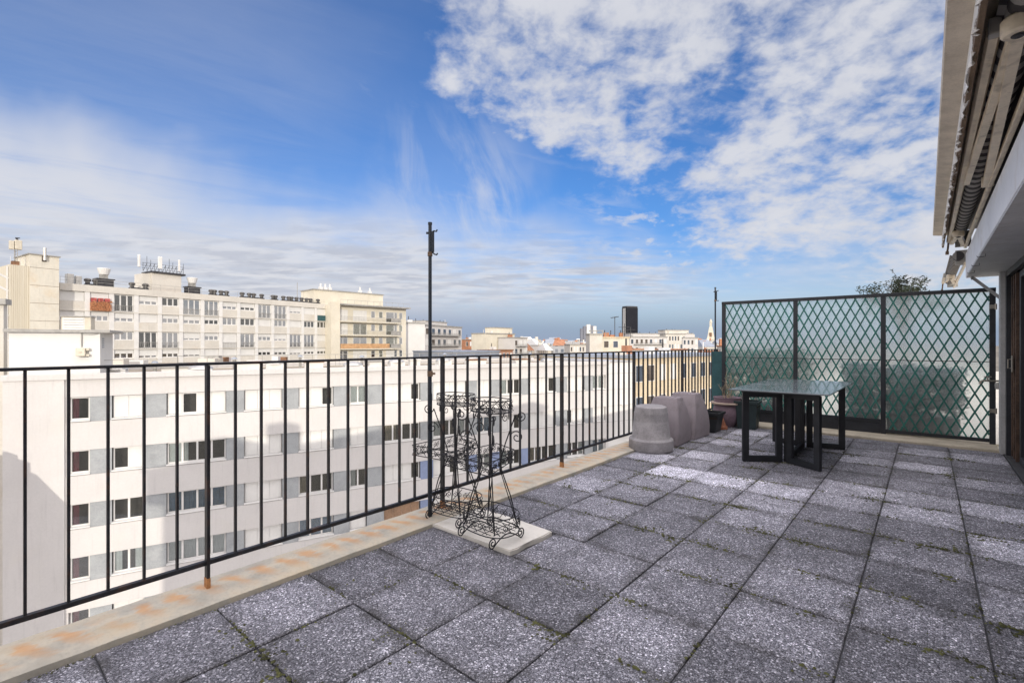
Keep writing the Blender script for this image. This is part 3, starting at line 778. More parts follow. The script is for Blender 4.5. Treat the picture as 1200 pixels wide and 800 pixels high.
def roof_clutter():
    z0 = WB_TOP-.42
    kinds = 0
    for k in range(26):
        x = 1.0+k*1.45+rr.uniform(-.4, .4); y = rr.uniform(1.5, 10)
        if x < 6.6 and y > 3.6: y = rr.uniform(1.2, 3.2)
        if x > 37.5: continue
        p = wb(x, y)
        k3 = k % 3
        if k3 == 0:
            t = thing('roof_vent', 'small capped vent pipe on the gravel roof of the white building', 'roof vent', (p.x, p.y, z0), WB_RZ, 'vents on the white roof')
            h = rr.uniform(.6, .95); b = MB(); b.lathe([(.0, 0), (.10, 0), (.10, h), (0, h)], n=10); b.build('pipe', 'vent_grey', t)
            c = MB(); c.lathe([(0, h+.05), (.2, h+.05), (.12, h+.16), (0, h+.19)], n=12); c.build('cap', 'zinc', t)
        elif k3 == 1:
            t = thing('roof_curb', 'low brown capped upstand on the gravel roof of the white building', 'roof upstand', (p.x, p.y, z0), WB_RZ, 'upstands on the white roof')
            w_ = rr.uniform(.9, 2.0); b = MB(); b.box(-w_/2, w_/2, -.3, .3, 0, .48); b.build('base', 'white_trim', t)
            c = MB(); c.box(-w_/2-.08, w_/2+.08, -.38, .38, .482, .60, .02); c.build('lid', rr.choice(['brown_roof', 'white_trim', 'vent_grey']), t)
        else:
            t = thing('skylight_dome', 'pale roof light box on the gravel roof of the white building', 'skylight', (p.x, p.y, z0), WB_RZ, 'roof lights on the white roof')
            b = MB(); b.box(-.6, .6, -.5, .5, 0, .45); b.build('base', 'white_trim', t)
            c = MB(); c.lathe([(.68, .455), (.62, .56), (.4, .66), (0, .70)], n=16); c.build('dome', 'steel_bright', t)
    # safety rail along the roof
    p = wb(0, 0)
    t = thing('roof_railing', 'thin white safety rail around the roof of the white building', 'railing', (p.x, p.y, z0), WB_RZ)
    f = MB()
    for z in (.55, 1.05): f.tube([(6.2, 10.8, z), (38.3, 10.8, z)], .022, 6); f.tube([(1.0, 2.2, z+.0), (6.2, 2.2, z)], .016, 6)
    f.build('rail', 'vent_grey', t)
    for k in range(18):
        q = MB(); x = 6.2+k*32.1/17; q.tube([(x, 10.8, 0), (x, 10.8, 1.05)], .022, 6); q.build('post', 'vent_grey', t)
    p = wb(.9, 2.9)
    t = thing('exhaust_fan', 'squat tan exhaust cowl with a wide cap at the left of the white roof', 'exhaust cowl', (p.x, p.y, z0), WB_RZ)
    b = MB(); b.box(-.35, .35, -.3, .3, 0, .75); b.build('base', 'white_trim', t)
    b = MB(); b.box(-.25, .25, -.25, .25, .75, 1.25); b.build('duct', 'slab_cream', t)
    b = MB(); b.box(-.55, .55, -.4, .4, 1.25, 1.40, .03); b.box(-.5, .5, -.36, .36, .80, .86, .01); b.build('cap', 'vent_grey', t)
roof_clutter()

# ---- long cream slab building behind, with its stair tower
def slab_building():
    o, rz = local_frame(70, 63.5, 950); L = -GROUND
    t = thing('apartment_block', 'long cream apartment block with white shutters and a blank stair tower at its left end', 'building', (o.x, o.y, GROUND), rz)
    cols = [0, 2.86, 5.55, 8.49, 11.49, 14.4, 17.53, 20.39, 23.37, 26.54, 29.58, 32.65, 35.71, 38.66, 41.36]
    top = H+7.9; rowh = 2.62; LEN = 41.36
    w = MB(); w.use('slab_cream'); rows = [top-.95-rowh*k for k in range(6)]
    w.box(0, LEN, -.05, .6, top-.93, top)                       # roof band
    for k, zt in enumerate(rows):
        w.box(0, LEN, .0, .55, zt-2.62, zt-2.49)                # floor edge
    w.use('white_trim')
    for x in cols[1:-1]: w.box(x-.28, x+.28, .03, .56, rows[-1]-2.47, top-.935)
    w.use('room_dark'); w.box(.01, LEN-.02, .9, 1.2, rows[-1]-2.47, top-.4)
    w.use('slab_cream'); w.box(.0, LEN-.03, 1.21, 12, GROUND, top-.25); w.box(0.01, LEN-.01, .1, 1.2, GROUND, rows[-1]-2.63)
    w.build('wall', None, t, dz=L)
    rs = random.Random(9)
    balc = {(0, 2), (0, 5), (0, 6), (0, 9), (0, 10), (2, 3), (2, 4), (2, 7), (2, 8), (2, 11), (2, 12)}
    for k, zt in enumerate(rows[:5]):
        for c in range(14):
            xa, xb = cols[c]+(.28 if c else .0), cols[c+1]-(.28 if c < 13 else .05)
            french = (k, c) in balc
            if not french:
                p = MB(); p.box(xa+.0, xb, .06, .30, zt-2.49, zt-1.30); p.build('spandrel', 'slab_cream', t, dz=L)
            zb = zt-2.47 if french else zt-1.29
            blue = rs.random() < .75
            f = window(t, xa+.01, xb-.01, zb, zt-.01, .26, 3, 'dark', L, sill=False, gl='glass_sky' if blue else 'glass', fw=.13)
            sh = rs.choice([0, .45, .55, .6, .75, 1.0, 1.0]) if not french else rs.choice([0, 0, .5, 1.0])
            if (k, c) == (0, 0) or (k, c) == (0, 1): sh = 1.0
            if sh:
                s_ = MB(); H_ = zt-zb
                s_.box(xa+.05, xb-.05, .20, .25, zt-.02-(H_-.04)*sh, zt-.02); s_.build('roller_shutter', 'shutter_white', f, dz=L)
            if french:
                b = MB(); b.box(xa, xb, .0, .06, zt-1.62, zt-1.57); b.box(xa, xb, .0, .06, zt-2.47, zt-2.43)
                for q in range(10): b.box(xa+(xb-xa)*q/10, xa+(xb-xa)*q/10+.03, .015, .045, zt-2.43, zt-1.62)
                b.build('balcony_railing', 'vent_grey', t, dz=L)
    # flower balcony and teal balcony
    b = MB(); b.box(2.86+.28, 5.3, -.25, .05, rows[0]-2.5, rows[0]-1.35)
    for q in range(60): 
        x = rs.uniform(3.1, 5.3); z = rs.uniform(rows[0]-2.5, rows[0]-1.2); b.box(x, x+.22, -.38, -.24, z, z+.14)
    b.build('flower_box', 'orange_flower', t, dz=L)
    for q in range(3):
        b = MB(); b.box(3.25+.75*q, 3.8+.75*q, -.2, .15, rows[0]-1.3, rows[0]-.75); b.build('awning', 'red_cloth', t, dz=L)
    b = MB(); b.box(38.66+.3, 41.2, -.03, .03, rows[0]-2.47, rows[0]-1.4); b.build('balcony_screen', 'teal_cloth', t, dz=L)
    # stair tower at the left end
    zt = up(300, 61.2)
    w = MB(); w.box(-3.25, -.50, -1.6, 4, GROUND, zt); w.box(-.50, -.003, .3, 4, GROUND, top-.1); w.build('stair_tower', 'tower_cream', t, dz=L)
    j = MB()
    for k in range(4): j.box(-3.255, -.498, -1.61, -1.598, zt-1.6-2.2*k, zt-1.56-2.2*k)
    j.build('joint_line', 'rotten_wood', t, dz=L)
    c = MB(); c.box(-3.4, -.35, -1.75, 4.1, zt+.002, zt+.12); c.build('tower_coping', 'vent_grey', t, dz=L)
    w = MB(); zt2 = up(312, 60)
    for k in range(9): w.box(-5.0+.19*k, -5.0+.19*k+.13, -1.44, -1.40, GROUND, zt2)
    w.box(-5.0, -3.255, -1.40, 4, GROUND, zt2); w.build('ribbed_shaft', 'ribbed', t, dz=L)
    w = MB(); w.box(-2.15, -1.7, -1.64, -1.602, zt-.75, zt-.05); w.build('flue_opening', 'room_dark', t, dz=L)
    w = MB(); w.lathe([(0, -.6), (.17, -.6), (.17, .95), (.14, 1.0), (0, 1.0)], (-1.92, -1.80, zt), 14); w.build('flue', 'steel_bright', t, dz=L)
    w = MB()
    for x in (-5.85, -5.15): w.bar((x, -1.2, GROUND+8), (x, -1.2, zt2-.2), .12, .12)
    for k in range(7): w.bar((-5.85, -1.2, zt2-1.2-1.5*k), (-5.05, -1.2, zt2-1.7-1.5*k), .1, .22)
    w.build('escape_ladder', 'white_trim', t, dz=L)
    return o, rz, top
SB_O, SB_RZ, SB_TOP = slab_building()
def sb(x, y, z=0):
    c, s_ = math.cos(SB_RZ), math.sin(SB_RZ)
    return Vector((SB_O.x+c*x-s_*y, SB_O.y+s_*x+c*y, z))
def slab_roof():
    z0 = SB_TOP-.25
    # mast with cabinet on the tower
    p = sb(-4.35, -.9); zb = up(312, 60)
    t = thing('antenna_mast', 'short mast carrying a beige box antenna on top of the stair tower', 'antenna', (p.x, p.y, zb), SB_RZ)
    b = MB()
    for dx, dy in ((-.14, -.14), (.14, -.14), (0, .16)): b.tube([(dx, dy, 0), (dx, dy, 1.9)], .03, 6)
    for k in range(5): b.tube([(-.14, -.14, .2+.35*k), (.14, -.14, .4+.35*k), (0, .16, .2+.35*k), (-.14, -.14, .4+.35*k)], .018, 4)
    b.build('mast', 'vent_grey', t)
    b = MB(); b.box(-.10, .55, -.3, .3, 1.95, 3.1, .08); b.box(-.55, -.15, -.25, .25, 1.9, 2.95, .05); b.build('antenna_box', 'leather_beige', t)
    b = MB(); b.tube([(.15, 0, 3.1), (.15, 0, 3.25)], .1, 8); b.tube([(0, 0, 3.32), (.4, 0, 3.4)], .11, 8, taper=.4); b.build('camera_head', 'dark_metal', t)
    b = MB(); b.box(-.35, .3, -.3, .3, 0.0, .5); b.build('base', 'brown_roof', t)
    b = MB()
    for x in (-.35, .55, .95, 2.0): b.tube([(x, .4, 0), (x, .4, 1.1)], .02, 4)
    b.tube([(.5, .4, 1.1), (.95, .4, 1.1)], .015, 4); b.tube([(.55, .4, 1.1), (2.2, .3, .1)], .015, 4); b.build('guard_rail', 'white_trim', t)
    # lift house with phone antennas
    p = sb(12.6, 2.0)
    t = thing('lift_house', 'cream lift house crowned with phone antennas on the long cream block', 'roof hut', (p.x, p.y, z0), SB_RZ)
    hz = 3.1
    w = MB(); w.box(-1.4, 2.7, 0, 3, 0, hz); w.box(-2.5, -1.41, .2, 3, 0, hz-.2); w.build('wall', 'slab_cream', t)
    r = MB(); r.box(-1.5, 3.2, -.3, 3.2, hz, hz+.28); r.build('roof', 'dark_metal', t)
    b = MB(); b.box(-1.6, 5.3, -.6, -.05, .0, .35); b.build('skirting', 'brown_roof', t)
    fr = MB()
    for k in range(12): fr.tube([(-2.6+.5*k, -.2, hz+.1), (-2.6+.5*k, -.2, hz+1.4+.5*((k*5) % 3))], .028, 5)
    for z in (.55, .95, 1.35): fr.tube([(-2.7, -.2, hz+z), (3.0, -.2, hz+z)], .022, 5)
    [fr.tube([(-2.6+.5*k, -.2, hz+.1), (-2.1+.5*k, -.2, hz+1.3)], .03, 4) for k in range(11)]
    fr.build('antenna_frame', 'dark_metal', t)
    for x, z, w_ in ((-3.2, hz+.6, .32), (-.45, hz+.7, .55), (2.2, hz+.6, .26)):
        a = MB(); a.box(x-w_/2, x+w_/2, -.55, -.3, z, z+1.85, .06); a.build('panel_antenna', 'white_trim', t)
    def cowl(u_x, kind, lab, w_=1.0):
        p = sb(u_x, 2.2)
        t = thing('chimney_stack', lab, 'chimney', (p.x, p.y, z0), SB_RZ)
        if kind == 'big':
            b = MB(); b.box(-.9, .9, -.7, .7, 0, 1.35); b.box(-1.05, 1.05, -.8, .8, 1.36, 1.5); b.build('stack', 'dark_metal', t)
            b = MB(); b.box(-.45, .35, -.4, .4, 1.5, 2.1); b.build('neck', 'vent_grey', t)
            b = MB(); b.lathe([(0, 2.1), (.55, 2.1), (.78, 2.95), (.7, 3.0), (0, 2.95)], n=16); b.build('cowl', 'white_trim', t)
        elif kind == 'steel':
            b = MB(); b.box(-.75, -.05, -.5, .5, .2, 1.75, .04); b.build('fan_box', 'steel_bright', t)
            b = MB(); b.box(.15, .8, -.5, .5, .2, 1.55, .04); b.build('fan_box', 'steel_bright', t)
            b = MB(); b.box(-.8, .9, -.6, .6, 0, .2); b.build('plinth', 'vent_grey', t)
        else:
            b = MB(); b.box(-w_, w_, -.5, .5, 0, .62); b.build('stack', 'dark_metal', t)
            n = max(2, int(w_*2.4))
            for k in range(n):
                q = MB(); x = -w_+.25+(2*w_-.5)*k/max(1, n-1); h = .35+.35*((k*3) % 3)/2
                q.lathe([(0, .62), (.28, .62), (.28, .62+h), (.42, .66+h), (.42, .86+h), (.25, 1.02+h), (0, 1.05+h)], (x, 0, 0), 10); q.build('chimney_pot', 'cowl_dark', t)
    cowl(2.0, 'steel', 'pair of bright steel fan boxes on the roof edge next to the stair tower')
    cowl(4.0, 'low', 'low dark vent cluster just left of the big pale cowl on the cream block', .7)
    cowl(5.4, 'big', 'dark chimney with a wide pale cowl near the stair tower')
    cowl(9.6, 'low', 'dark chimney cluster immediately left of the lift house', 1.1)
    cowl(17.0, 'big', 'dark chimney with a pale cowl immediately right of the lift house')
    cowl(20.2, 'low', 'small lone chimney pot group right of the lift house', .5)
    cowl(22.0, 'low', 'taller dark chimney group between lift house and mid roof', .7)
    cowl(25.8, 'low', 'dark chimney pair over the middle of the cream block', .9)
    cowl(28.0, 'low', 'dark chimney group with three pots right of mid roof', 1.0)
    cowl(31.2, 'low', 'little chimney pot group left of the black cowls', .5)
    cowl(33.6, 'low', 'chimney group beside the row of black cowls', .8)
    cowl(36.4, 'low', 'row of black round cowls near the right end of the cream block', 1.9)
    cowl(39.8, 'low', 'last dark chimney group at the right end of the cream block', 1.1)
    p = sb(36.9, 3.5)
    t = thing('tv_aerial', 'thin television aerial behind the row of black cowls', 'aerial', (p.x, p.y, z0), SB_RZ)
    b = MB(); b.tube([(0, 0, 0), (0, 0, 4.4)], .06, 5); b.tube([(-.2, 0, 0), (0, 0, 2.2)], .03, 4); b.build('mast', 'vent_grey', t)
    p = sb(0, .6)
    t = thing('roof_railing', 'wire guard rail along the roof edge of the long cream block', 'railing', (p.x, p.y, z0), SB_RZ)
    b = MB()
    for z in (.75, 1.15): b.tube([(.2, 0, z), (41, 0, z)], .018, 4)
    for k in range(22): b.tube([(.2+k*1.94, 0, 0), (.2+k*1.94, 0, 1.15)], .02, 4)
    b.build('rail', 'vent_grey', t)
slab_roof()

# ---- pale building with balconies
def balcony_building():
    o, rz = local_frame(384.6, 97.5, 1128); L = -GROUND
    D = 100
    t = thing('balcony_building', 'cream apartment house with four tiers of long balconies at the end of the cream block', 'building', (o.x, o.y, GROUND), rz)
    top = up(357.5, 99); W = 18.6
    w = MB(); w.use('cream_wall'); w.box(0, W, 0, 9.5, GROUND, top); w.box(0, 1.9, -1.25, -.002, GROUND, top+.5)
    w.build('wall', None, t, dz=L)
    c = MB(); c.box(1.95, W+.25, -1.5, 9.7, top+.002, top+.28); c.build('roof_edge', 'vent_grey', t, dz=L)
    rs = random.Random(4)
    rows = [top-.6-2.82*k for k in range(5)]
    for k, zt in enumerate(rows):
        s_ = MB(); s_.box(1.95, W-2.3, -1.35, -.003, zt-2.82, zt-2.62); s_.build('balcony', 'cream_wall', t, dz=L)
        rl = MB()
        if k == 2:
            rl.box(1.97, W-5.2, -1.34, -1.26, zt-2.6, zt-1.62); m = 'orange_board'
            rl.build('balcony_parapet', m, t, dz=L); rl = MB(); a = W-5.2
        else: a = 1.97
        rl.box(a, W-2.3, -1.34, -1.28, zt-1.72, zt-1.66)
        x = a
        while x < W-2.35: rl.box(x, x+.035, -1.33, -1.29, zt-2.62, zt-1.72); x += .3
        if k != 2 or True: rl.box(W-4.8, W-2.3, -1.36, -1.345, zt-2.55, zt-1.72)
        rl.build('balcony_railing', 'vent_grey', t, dz=L)
        for x0, x1, n in ((2.1, 4.2, 2), (5.4, 8.6, 2), (9.6, 10.6, 1), (11.5, 12.5, 1), (13.3, 15.4, 1), (W-3.2-.0, W-2.4-.0, 1), (W-1.9, W-1.0, 1)):
            french = x1-x0 > 1.5
            shut = rs.random() < .4 and french
            window(t, x0, x1, zt-2.55 if french else zt-1.75, zt-.25, -.04, n, 'closed' if shut else 'dark', L, sill=False, gl='glass_sky' if rs.random() < .5 else 'glass', fw=.09)
    # set-back penthouse
    zt = up(342, 103)
    p = MB(); p.box(-1.5, 14.6, 3.2, 9, top, zt); p.build('penthouse_wall', 'cream_wall', t, dz=L)
    p = MB(); p.box(-1.7, 14.8, 3.0, 9.2, zt+.002, zt+.2); p.build('penthouse_roof', 'vent_grey', t, dz=L)
    for x in (.2, 1.2, 2.2, 9.2, 11.6):
        q = MB(); q.box(x, x+.6, 4, 4.7, zt+.2, zt+.8); q.lathe([(0, .8), (.18, .8), (.18, 1.5), (0, 1.5)], (x+.3, 4.3, zt), 8); q.build('chimney', 'white_trim', t, dz=L)
    q = MB(); q.tube([(2.0, -1.3, top+1.1), (W, -1.3, top+1.1)], .03, 4)
    for k in range(12): q.tube([(2+k*(W-2)/11, -1.3, top+.28), (2+k*(W-2)/11, -1.3, top+1.1)], .025, 4)
    q.build('roof_railing', 'vent_grey', t, dz=L)
balcony_building()

# ---- generic mid-distance house: body, roof edge, windows, balconies
def mid_house(name, label, u0, u1, vtop, D, vp, mat='white_wall', rows=4, cols=6, depth=12, group=None, roofm='vent_grey', hut=None, rowh=2.9, balc=False, stacks=2, vseed=1, roof='flat', cat='building', skip=0.0):
    o, rz = local_frame(u0, D, vp); L = -GROUND
    a = math.atan((vp-U0)/FX); d = Fv*math.cos(a)+Rv*math.sin(a)
    # length along the facade so that its far end stands at bearing u1
    k = (u1-U0)/FX; ox, of = o.dot(Rv), o.dot(Fv)
    W = (k*of-ox)/(d.dot(Rv)-k*d.dot(Fv))
    top = up(vtop, D)
    t = thing(name, label, cat, (o.x, o.y, GROUND), rz, group)
    w = MB(); w.box(0, W, 0, depth, GROUND, top); w.build('wall', mat, t, dz=L)
    rs = random.Random(vseed)
    if roof == 'flat':
        c = MB(); c.box(-.15, W+.15, -.25, depth+.1, top+.002, top+.3); c.build('roof', roofm, t, dz=L)
    else:
        c = MB(); hh = roof_h = 2.6
        z = top+.002
        pts0 = [(-.1, -.25), (W+.1, -.25), (W+.1, depth), (-.1, depth)]; pts1 = [(.1, 1.2), (W-.1, 1.2), (W-.1, depth-1.2), (.1, depth-1.2)]
        A = [c.bm.verts.new((x, y, z)) for x, y in pts0]; B_ = [c.bm.verts.new((x, y, z+hh)) for x, y in pts1]
        c.face(A[::-1]); c.face(B_)
        for i in range(4): j = (i+1) % 4; c.face([A[i], A[j], B_[j], B_[i]])
        c.build('roof', roofm, t, dz=L)
    for r_ in range(rows):
        zt = top-.7-rowh*r_
        for q in range(cols):
            if rs.random() < skip: continue
            wd = W/cols; x0 = wd*q+wd*.26; x1 = wd*(q+1)-wd*.26
            f = MB(); f.box(x0-.08, x1+.08, -.06, -.003, zt-1.65, zt+.03); fo = f.build('window', 'white_trim', t, dz=L)
            p = MB(); p.box(x0, x1, -.085, -.062, zt-1.57, zt-.05); p.build('pane', rs.choice(['room_dark', 'glass_pane', 'glass_pane', 'shutter_white']), fo, dz=L)
        if balc and r_ < rows:
            b = MB(); b.box(W*.1, W*.9, -1.0, -.004, zt-1.95, zt-1.78); 
            b.box(W*.1, W*.9, -1.02, -.98, zt-1.2, zt-1.14)
            for x in range(int(W*.8/.35)): b.box(W*.1+x*.35, W*.1+x*.35+.05, -1.01, -.97, zt-1.78, zt-1.2)
            b.build('balcony', 'vent_grey', t, dz=L)
    base = top+(.3 if roof == 'flat' else 2.6)
    if hut:
        x0, x1, hv = hut
        zt = up(hv, D+3)
        p = MB(); p.box(W*x0, W*x1, 1.5, depth-.4, top+.29, zt); p.build('roof_hut', mat, t, dz=L)
        p = MB(); p.box(W*x0-.15, W*x1+.15, 1.3, depth-.3, zt+.002, zt+.2); p.build('hut_roof', roofm, t, dz=L)
    for q in range(int(W/5) if rows or stacks else 0):              # small roof boxes, hatches and pipes
        x = rs.uniform(0, W*.9); y = rs.uniform(.3, max(.6, depth*.5)); p = MB()
        if rs.random() < .5: p.box(x, x+rs.uniform(.4, 1.4), y, y+.6, base-.3, base+rs.uniform(.3, .9))
        else: p.tube([(x, y, base-.3), (x, y, base+rs.uniform(.8, 2.2))], .07, 5)
        p.build('roof_fitting', rs.choice(['vent_grey', 'white_trim', 'dark_metal', 'slab_cream']), t, dz=L)
    for s_ in range(stacks):
        x = W*(s_+.6)/(stacks+.3); y = rs.uniform(1.5, 5)
        p = MB(); p.box(x, x+rs.uniform(.8, 1.8), y, y+.7, base-1.2, base+rs.uniform(.5, 1.2)); p.build('chimney', rs.choice(['white_trim', 'brick_orange', 'slab_cream']), t, dz=L)
        p = MB(); p.tube([(x+.3, y+.3, base), (x+.3, y+.3, base+1.7)], .10, 6); p.build('flue', 'dark_metal', t, dz=L)
    return t
M['glass_pane'] = pmat('glass_pane', (.06, .08, .11), .12, .3, .5, 3, 0, spec=.8)

mid_house('white_house', 'white house with a blank gable and dark window rows right of the balcony house', 497, 541, 381, 126, 800, 'white_wall', 4, 7, 14, hut=(.15, .7, 376), balc=True, stacks=4, vseed=2)
mid_house('party_wall_house', 'blank white party wall between the balcony house and the white house', 473, 498, 378.5, 121, 1500, 'gable_wall', 0, 0, 8, stacks=1)
mid_house('orange_house', 'low orange brick house front with pale upper storey right of the white house', 545, 571, 398, 180, 1100, 'brick_orange', 1, 6, 6, stacks=1, roofm='vent_grey')
mid_house('zinc_roof_house', 'low building under a wide blue grey zinc roof in front of the orange house', 531, 585, 413, 105, 1100, 'zinc_blue', 0, 0, 14, roofm='zinc_blue', stacks=0)
mid_house('stepped_house', 'cream house with stepped roof and a blank side wall over the railing', 570, 603, 391, 150, 1000, 'cream_wall', 0, 0, 6, hut=(.42, 1.05, 383.5), stacks=1)
mid_house('terraced_house', 'banded terrace front with dark balconies joined to the stepped cream house', 602, 618, 396, 151, 1000, 'white_wall', 4, 3, 6, balc=True, stacks=1, rowh=2.6)
mid_house('brick_row', 'low brick and white gabled row below the stepped cream house', 575, 601, 411, 128, 1100, 'brick_orange', 1, 6, 5, stacks=1, roofm='brown_roof')
mid_house('window_house', 'narrow pale house with tall dark windows right of the terraced front', 632, 646, 405, 210, 1300, 'white_wall', 2, 5, 6, stacks=1)
mid_house('long_cream_house', 'long low cream house with an orange sign panel left of the aerials', 668, 692, 404, 170, 3000, 'slab_cream', 1, 7, 6, stacks=0)
mid_house('grey_tower_house', 'tall grey cream party wall with an open roof frame under the aerials', 691, 706, 392, 116, 6000, 'slab_cream', 0, 0, 3.5, stacks=0)
mid_house('cream_gable_house', 'bright cream gable house with small blind windows under the aerials', 705, 737.5, 396, 118, 5000, 'cream_wall', 2, 3, 5, stacks=3, vseed=6, roofm='ochre_wall', skip=.3)
mid_house('white_terrace_house', 'white stepped house with glazed terraces right of the cream gable', 738, 782, 395, 170, 3500, 'white_wall', 3, 8, 7, hut=(.05, .8, 391), stacks=4, vseed=7, balc=True)
mid_house('grid_house', 'tan house front with a dense grid of windows left of the church tower', 780, 803, 391.5, 175, 3000, 'slab_cream', 5, 7, 7, hut=(.1, 1.3, 387), stacks=3, vseed=8)
mid_house('rounded_white_house', 'white house with a stepped attic at the right of the window grid house', 800, 818, 396, 176, 3000, 'white_wall', 4, 4, 6, hut=(.1, .85, 391), stacks=3, vseed=9)
mid_house('orange_roof_row', 'long low row with an orange tile ridge in front of the white terraced house', 737, 760, 410, 120, 1500, 'slab_cream', 0, 0, 7, stacks=0, roofm='brick_orange')
mid_house('red_roof_row', 'low row with a red ridge in front of the window grid house', 784, 805, 410, 140, 1500, 'slab_cream', 0, 0, 7, stacks=0, roofm='brick_orange')
mid_house('small_brick_house', 'small brick gable by the foot of the church tower', 828, 842, 411.5, 190, 1600, 'brick_orange', 1, 3, 7, stacks=1, roofm='brick_orange')
# warm ochre corner house below the railing
mid_house('ochre_house', 'ochre street house with tall windows and red flowers seen through the far railing', 741, 848, 420, 47, 1250, 'ochre_wall', 4, 9, 12, stacks=2, roofm='zinc', vseed=12, rowh=3.1)
mid_house('flank_wall', 'narrow tan wall edge at the far left behind the railing', -20, 4.2, 356, 26.0, 1600, 'slab_cream', 0, 0, .5, stacks=0, roofm='vent_grey')

def aerials():
    for u, D, v, lab in ((720.5, 116, 371, 'tall television aerial with a flag shaped head over the cream gable'), (732, 117, 379, 'shorter aerial with side arms over the right of the cream gable'), (739, 117, 383, 'aerial with short crossbars at the edge of the cream gable')):
        p = at(u, D+3); zb = up(396, D)
        t = thing('tv_aerial', lab, 'aerial', (p.x, p.y, zb), TH)
        h = up(v, D+3)-zb
        b = MB(); b.tube([(0, 0, 0), (0, 0, h)], .09, 5); b.build('mast', 'dark_metal', t)
        b = MB()
        if v == 371: b.tube([(-1.0, 0, h-.3), (.9, 0, h)], .07, 4); [b.tube([(-.9+.35*k, -.3, h-.4+.05*k), (-.9+.35*k, .3, h-.1+.05*k)], .05, 4) for k in range(6)]
        else: b.tube([(-1.5, 0, h*.75), (1.2, 0, h*.75)], .06, 4); b.tube([(-.8, 0, h*.45), (.9, 0, h*.45)], .05, 4)
        b.build('aerial_arms', 'dark_metal', t)
    p = at(699, 121); zb = up(392, 116)
    t = thing('roof_frame', 'open grey roof frame with a flat lid on the grey cream party wall', 'roof frame', (p.x, p.y, zb), TH)
    b = MB(); 
    for x in (-1.5, 0, 1.5): b.box(x-.1, x+.1, -.5, -.3, 0, 1.0)
    b.box(-1.7, 1.7, -.6, 1.5, 1.0, 1.15); b.build('frame', 'vent_grey', t)
aerials()

def far_tower(name, label, u0, u1, v, D, mat, cat='tower', ribs=0, ribmat=None):
    a = at((u0+u1)/2, D); w = (u1-u0)*D/FX; h = up(v, D)-GROUND
    t = thing(name, label, cat, (a.x, a.y, GROUND), TH+rad(24 if u0 > 720 else -4))
    return t, w, h
t, w, h = far_tower('office_tower', 'dark brown glass office tower standing alone over the skyline', 729, 747.2, 359, 1900, 'tower_dark')
b = MB(); W2 = w/2*.90
o_ = []
for k in range(9): tt = -1+2*k/8; o_.append((W2*tt*.98, -W2*.55-W2*.05*(1-tt*tt)))
for k in range(9): tt = 1-2*k/8; o_.append((W2*tt*.98, W2*.55+W2*.05*(1-tt*tt)))
b.prism(o_, 0, h-6); b.build('shaft', 'tower_dark', t)
b = MB(); b.prism([(x*.96, y*.96) for x, y in o_], h-6, h); b.build('crown', 'dark_metal', t)
for s_ in (-1, 1):
    b = MB(); b.box(s_*W2*.98-1.2, s_*W2*.98+1.2, -W2*.3, W2*.3, 0, h-8); b.build('corner_slot', 'grey_trim', t)
t, w, h = far_tower('white_tower', 'white and grey residential tower with vertical stripes left of the dark tower', 680, 698, 381, 900, 'far_white')
b = MB(); b.box(-w*.5, -w*.32, -10, 8, 0, h-6); b.box(-w*.315, -w*.12, -12, 8, 0, h-2); b.build('grey_shaft', 'tower_grey', t)
b = MB(); b.box(-w*.115, w*.12, -13, 8, 0, h+1); b.box(w*.30, w*.5, -12, 8, 0, h-2); b.build('white_shaft', 'white_trim', t)
b = MB(); b.box(w*.125, w*.295, -12, 8, 0, h-1); b.build('window_strip', 'tower_grey', t)
# church tower
def church():
    D = 480; p = at(833, D); k = D/FX
    t = thing('church_tower', 'pale stone church tower with a small lantern by the far pole', 'church tower', (p.x, p.y, GROUND), TH+rad(-25))
    z1 = up(398, D)-GROUND; z2 = up(388, D)-GROUND; zt = up(373.5, D)-GROUND
    w = 4.4*k
    b = MB(); b.box(-w, w, -w, w, 0, z1); b.build('shaft', 'cream_wall', t)
    b = MB(); b.box(-w*1.08, w*1.08, -w*1.08, w*1.08, z1, z1+.8); b.build('cornice', 'slab_cream', t)
    b = MB(); b.lathe([(w*1.3, z1+.8), (w*1.05, z2-4), (w*.62, z2+3), (w*.30, z2+6)], n=4); bm = b.build('stepped_roof', 'cream_wall', t); bm.rotation_euler[2] = rad(45)
    b = MB(); b.box(-w*.3, w*.3, -w*.3, w*.3, z2+5.5, z2+9); b.lathe([(w*.42, z2+9), (w*.25, z2+10.5), (.1, zt)], n=8); b.build('lantern', 'cream_wall', t)
    for x in (-.5, 0, .5):
        b = MB(); b.box(x*w-.45, x*w+.45, -w-.12, -w-.01, z1-6.5, z1-2.5); b.build('belfry_opening', 'room_dark', t)
    b = MB(); b.box(-1.0, 1.0, -w*.95, -w*.6, z1+3, z1+7); b.build('niche', 'brown_roof', t)
church()

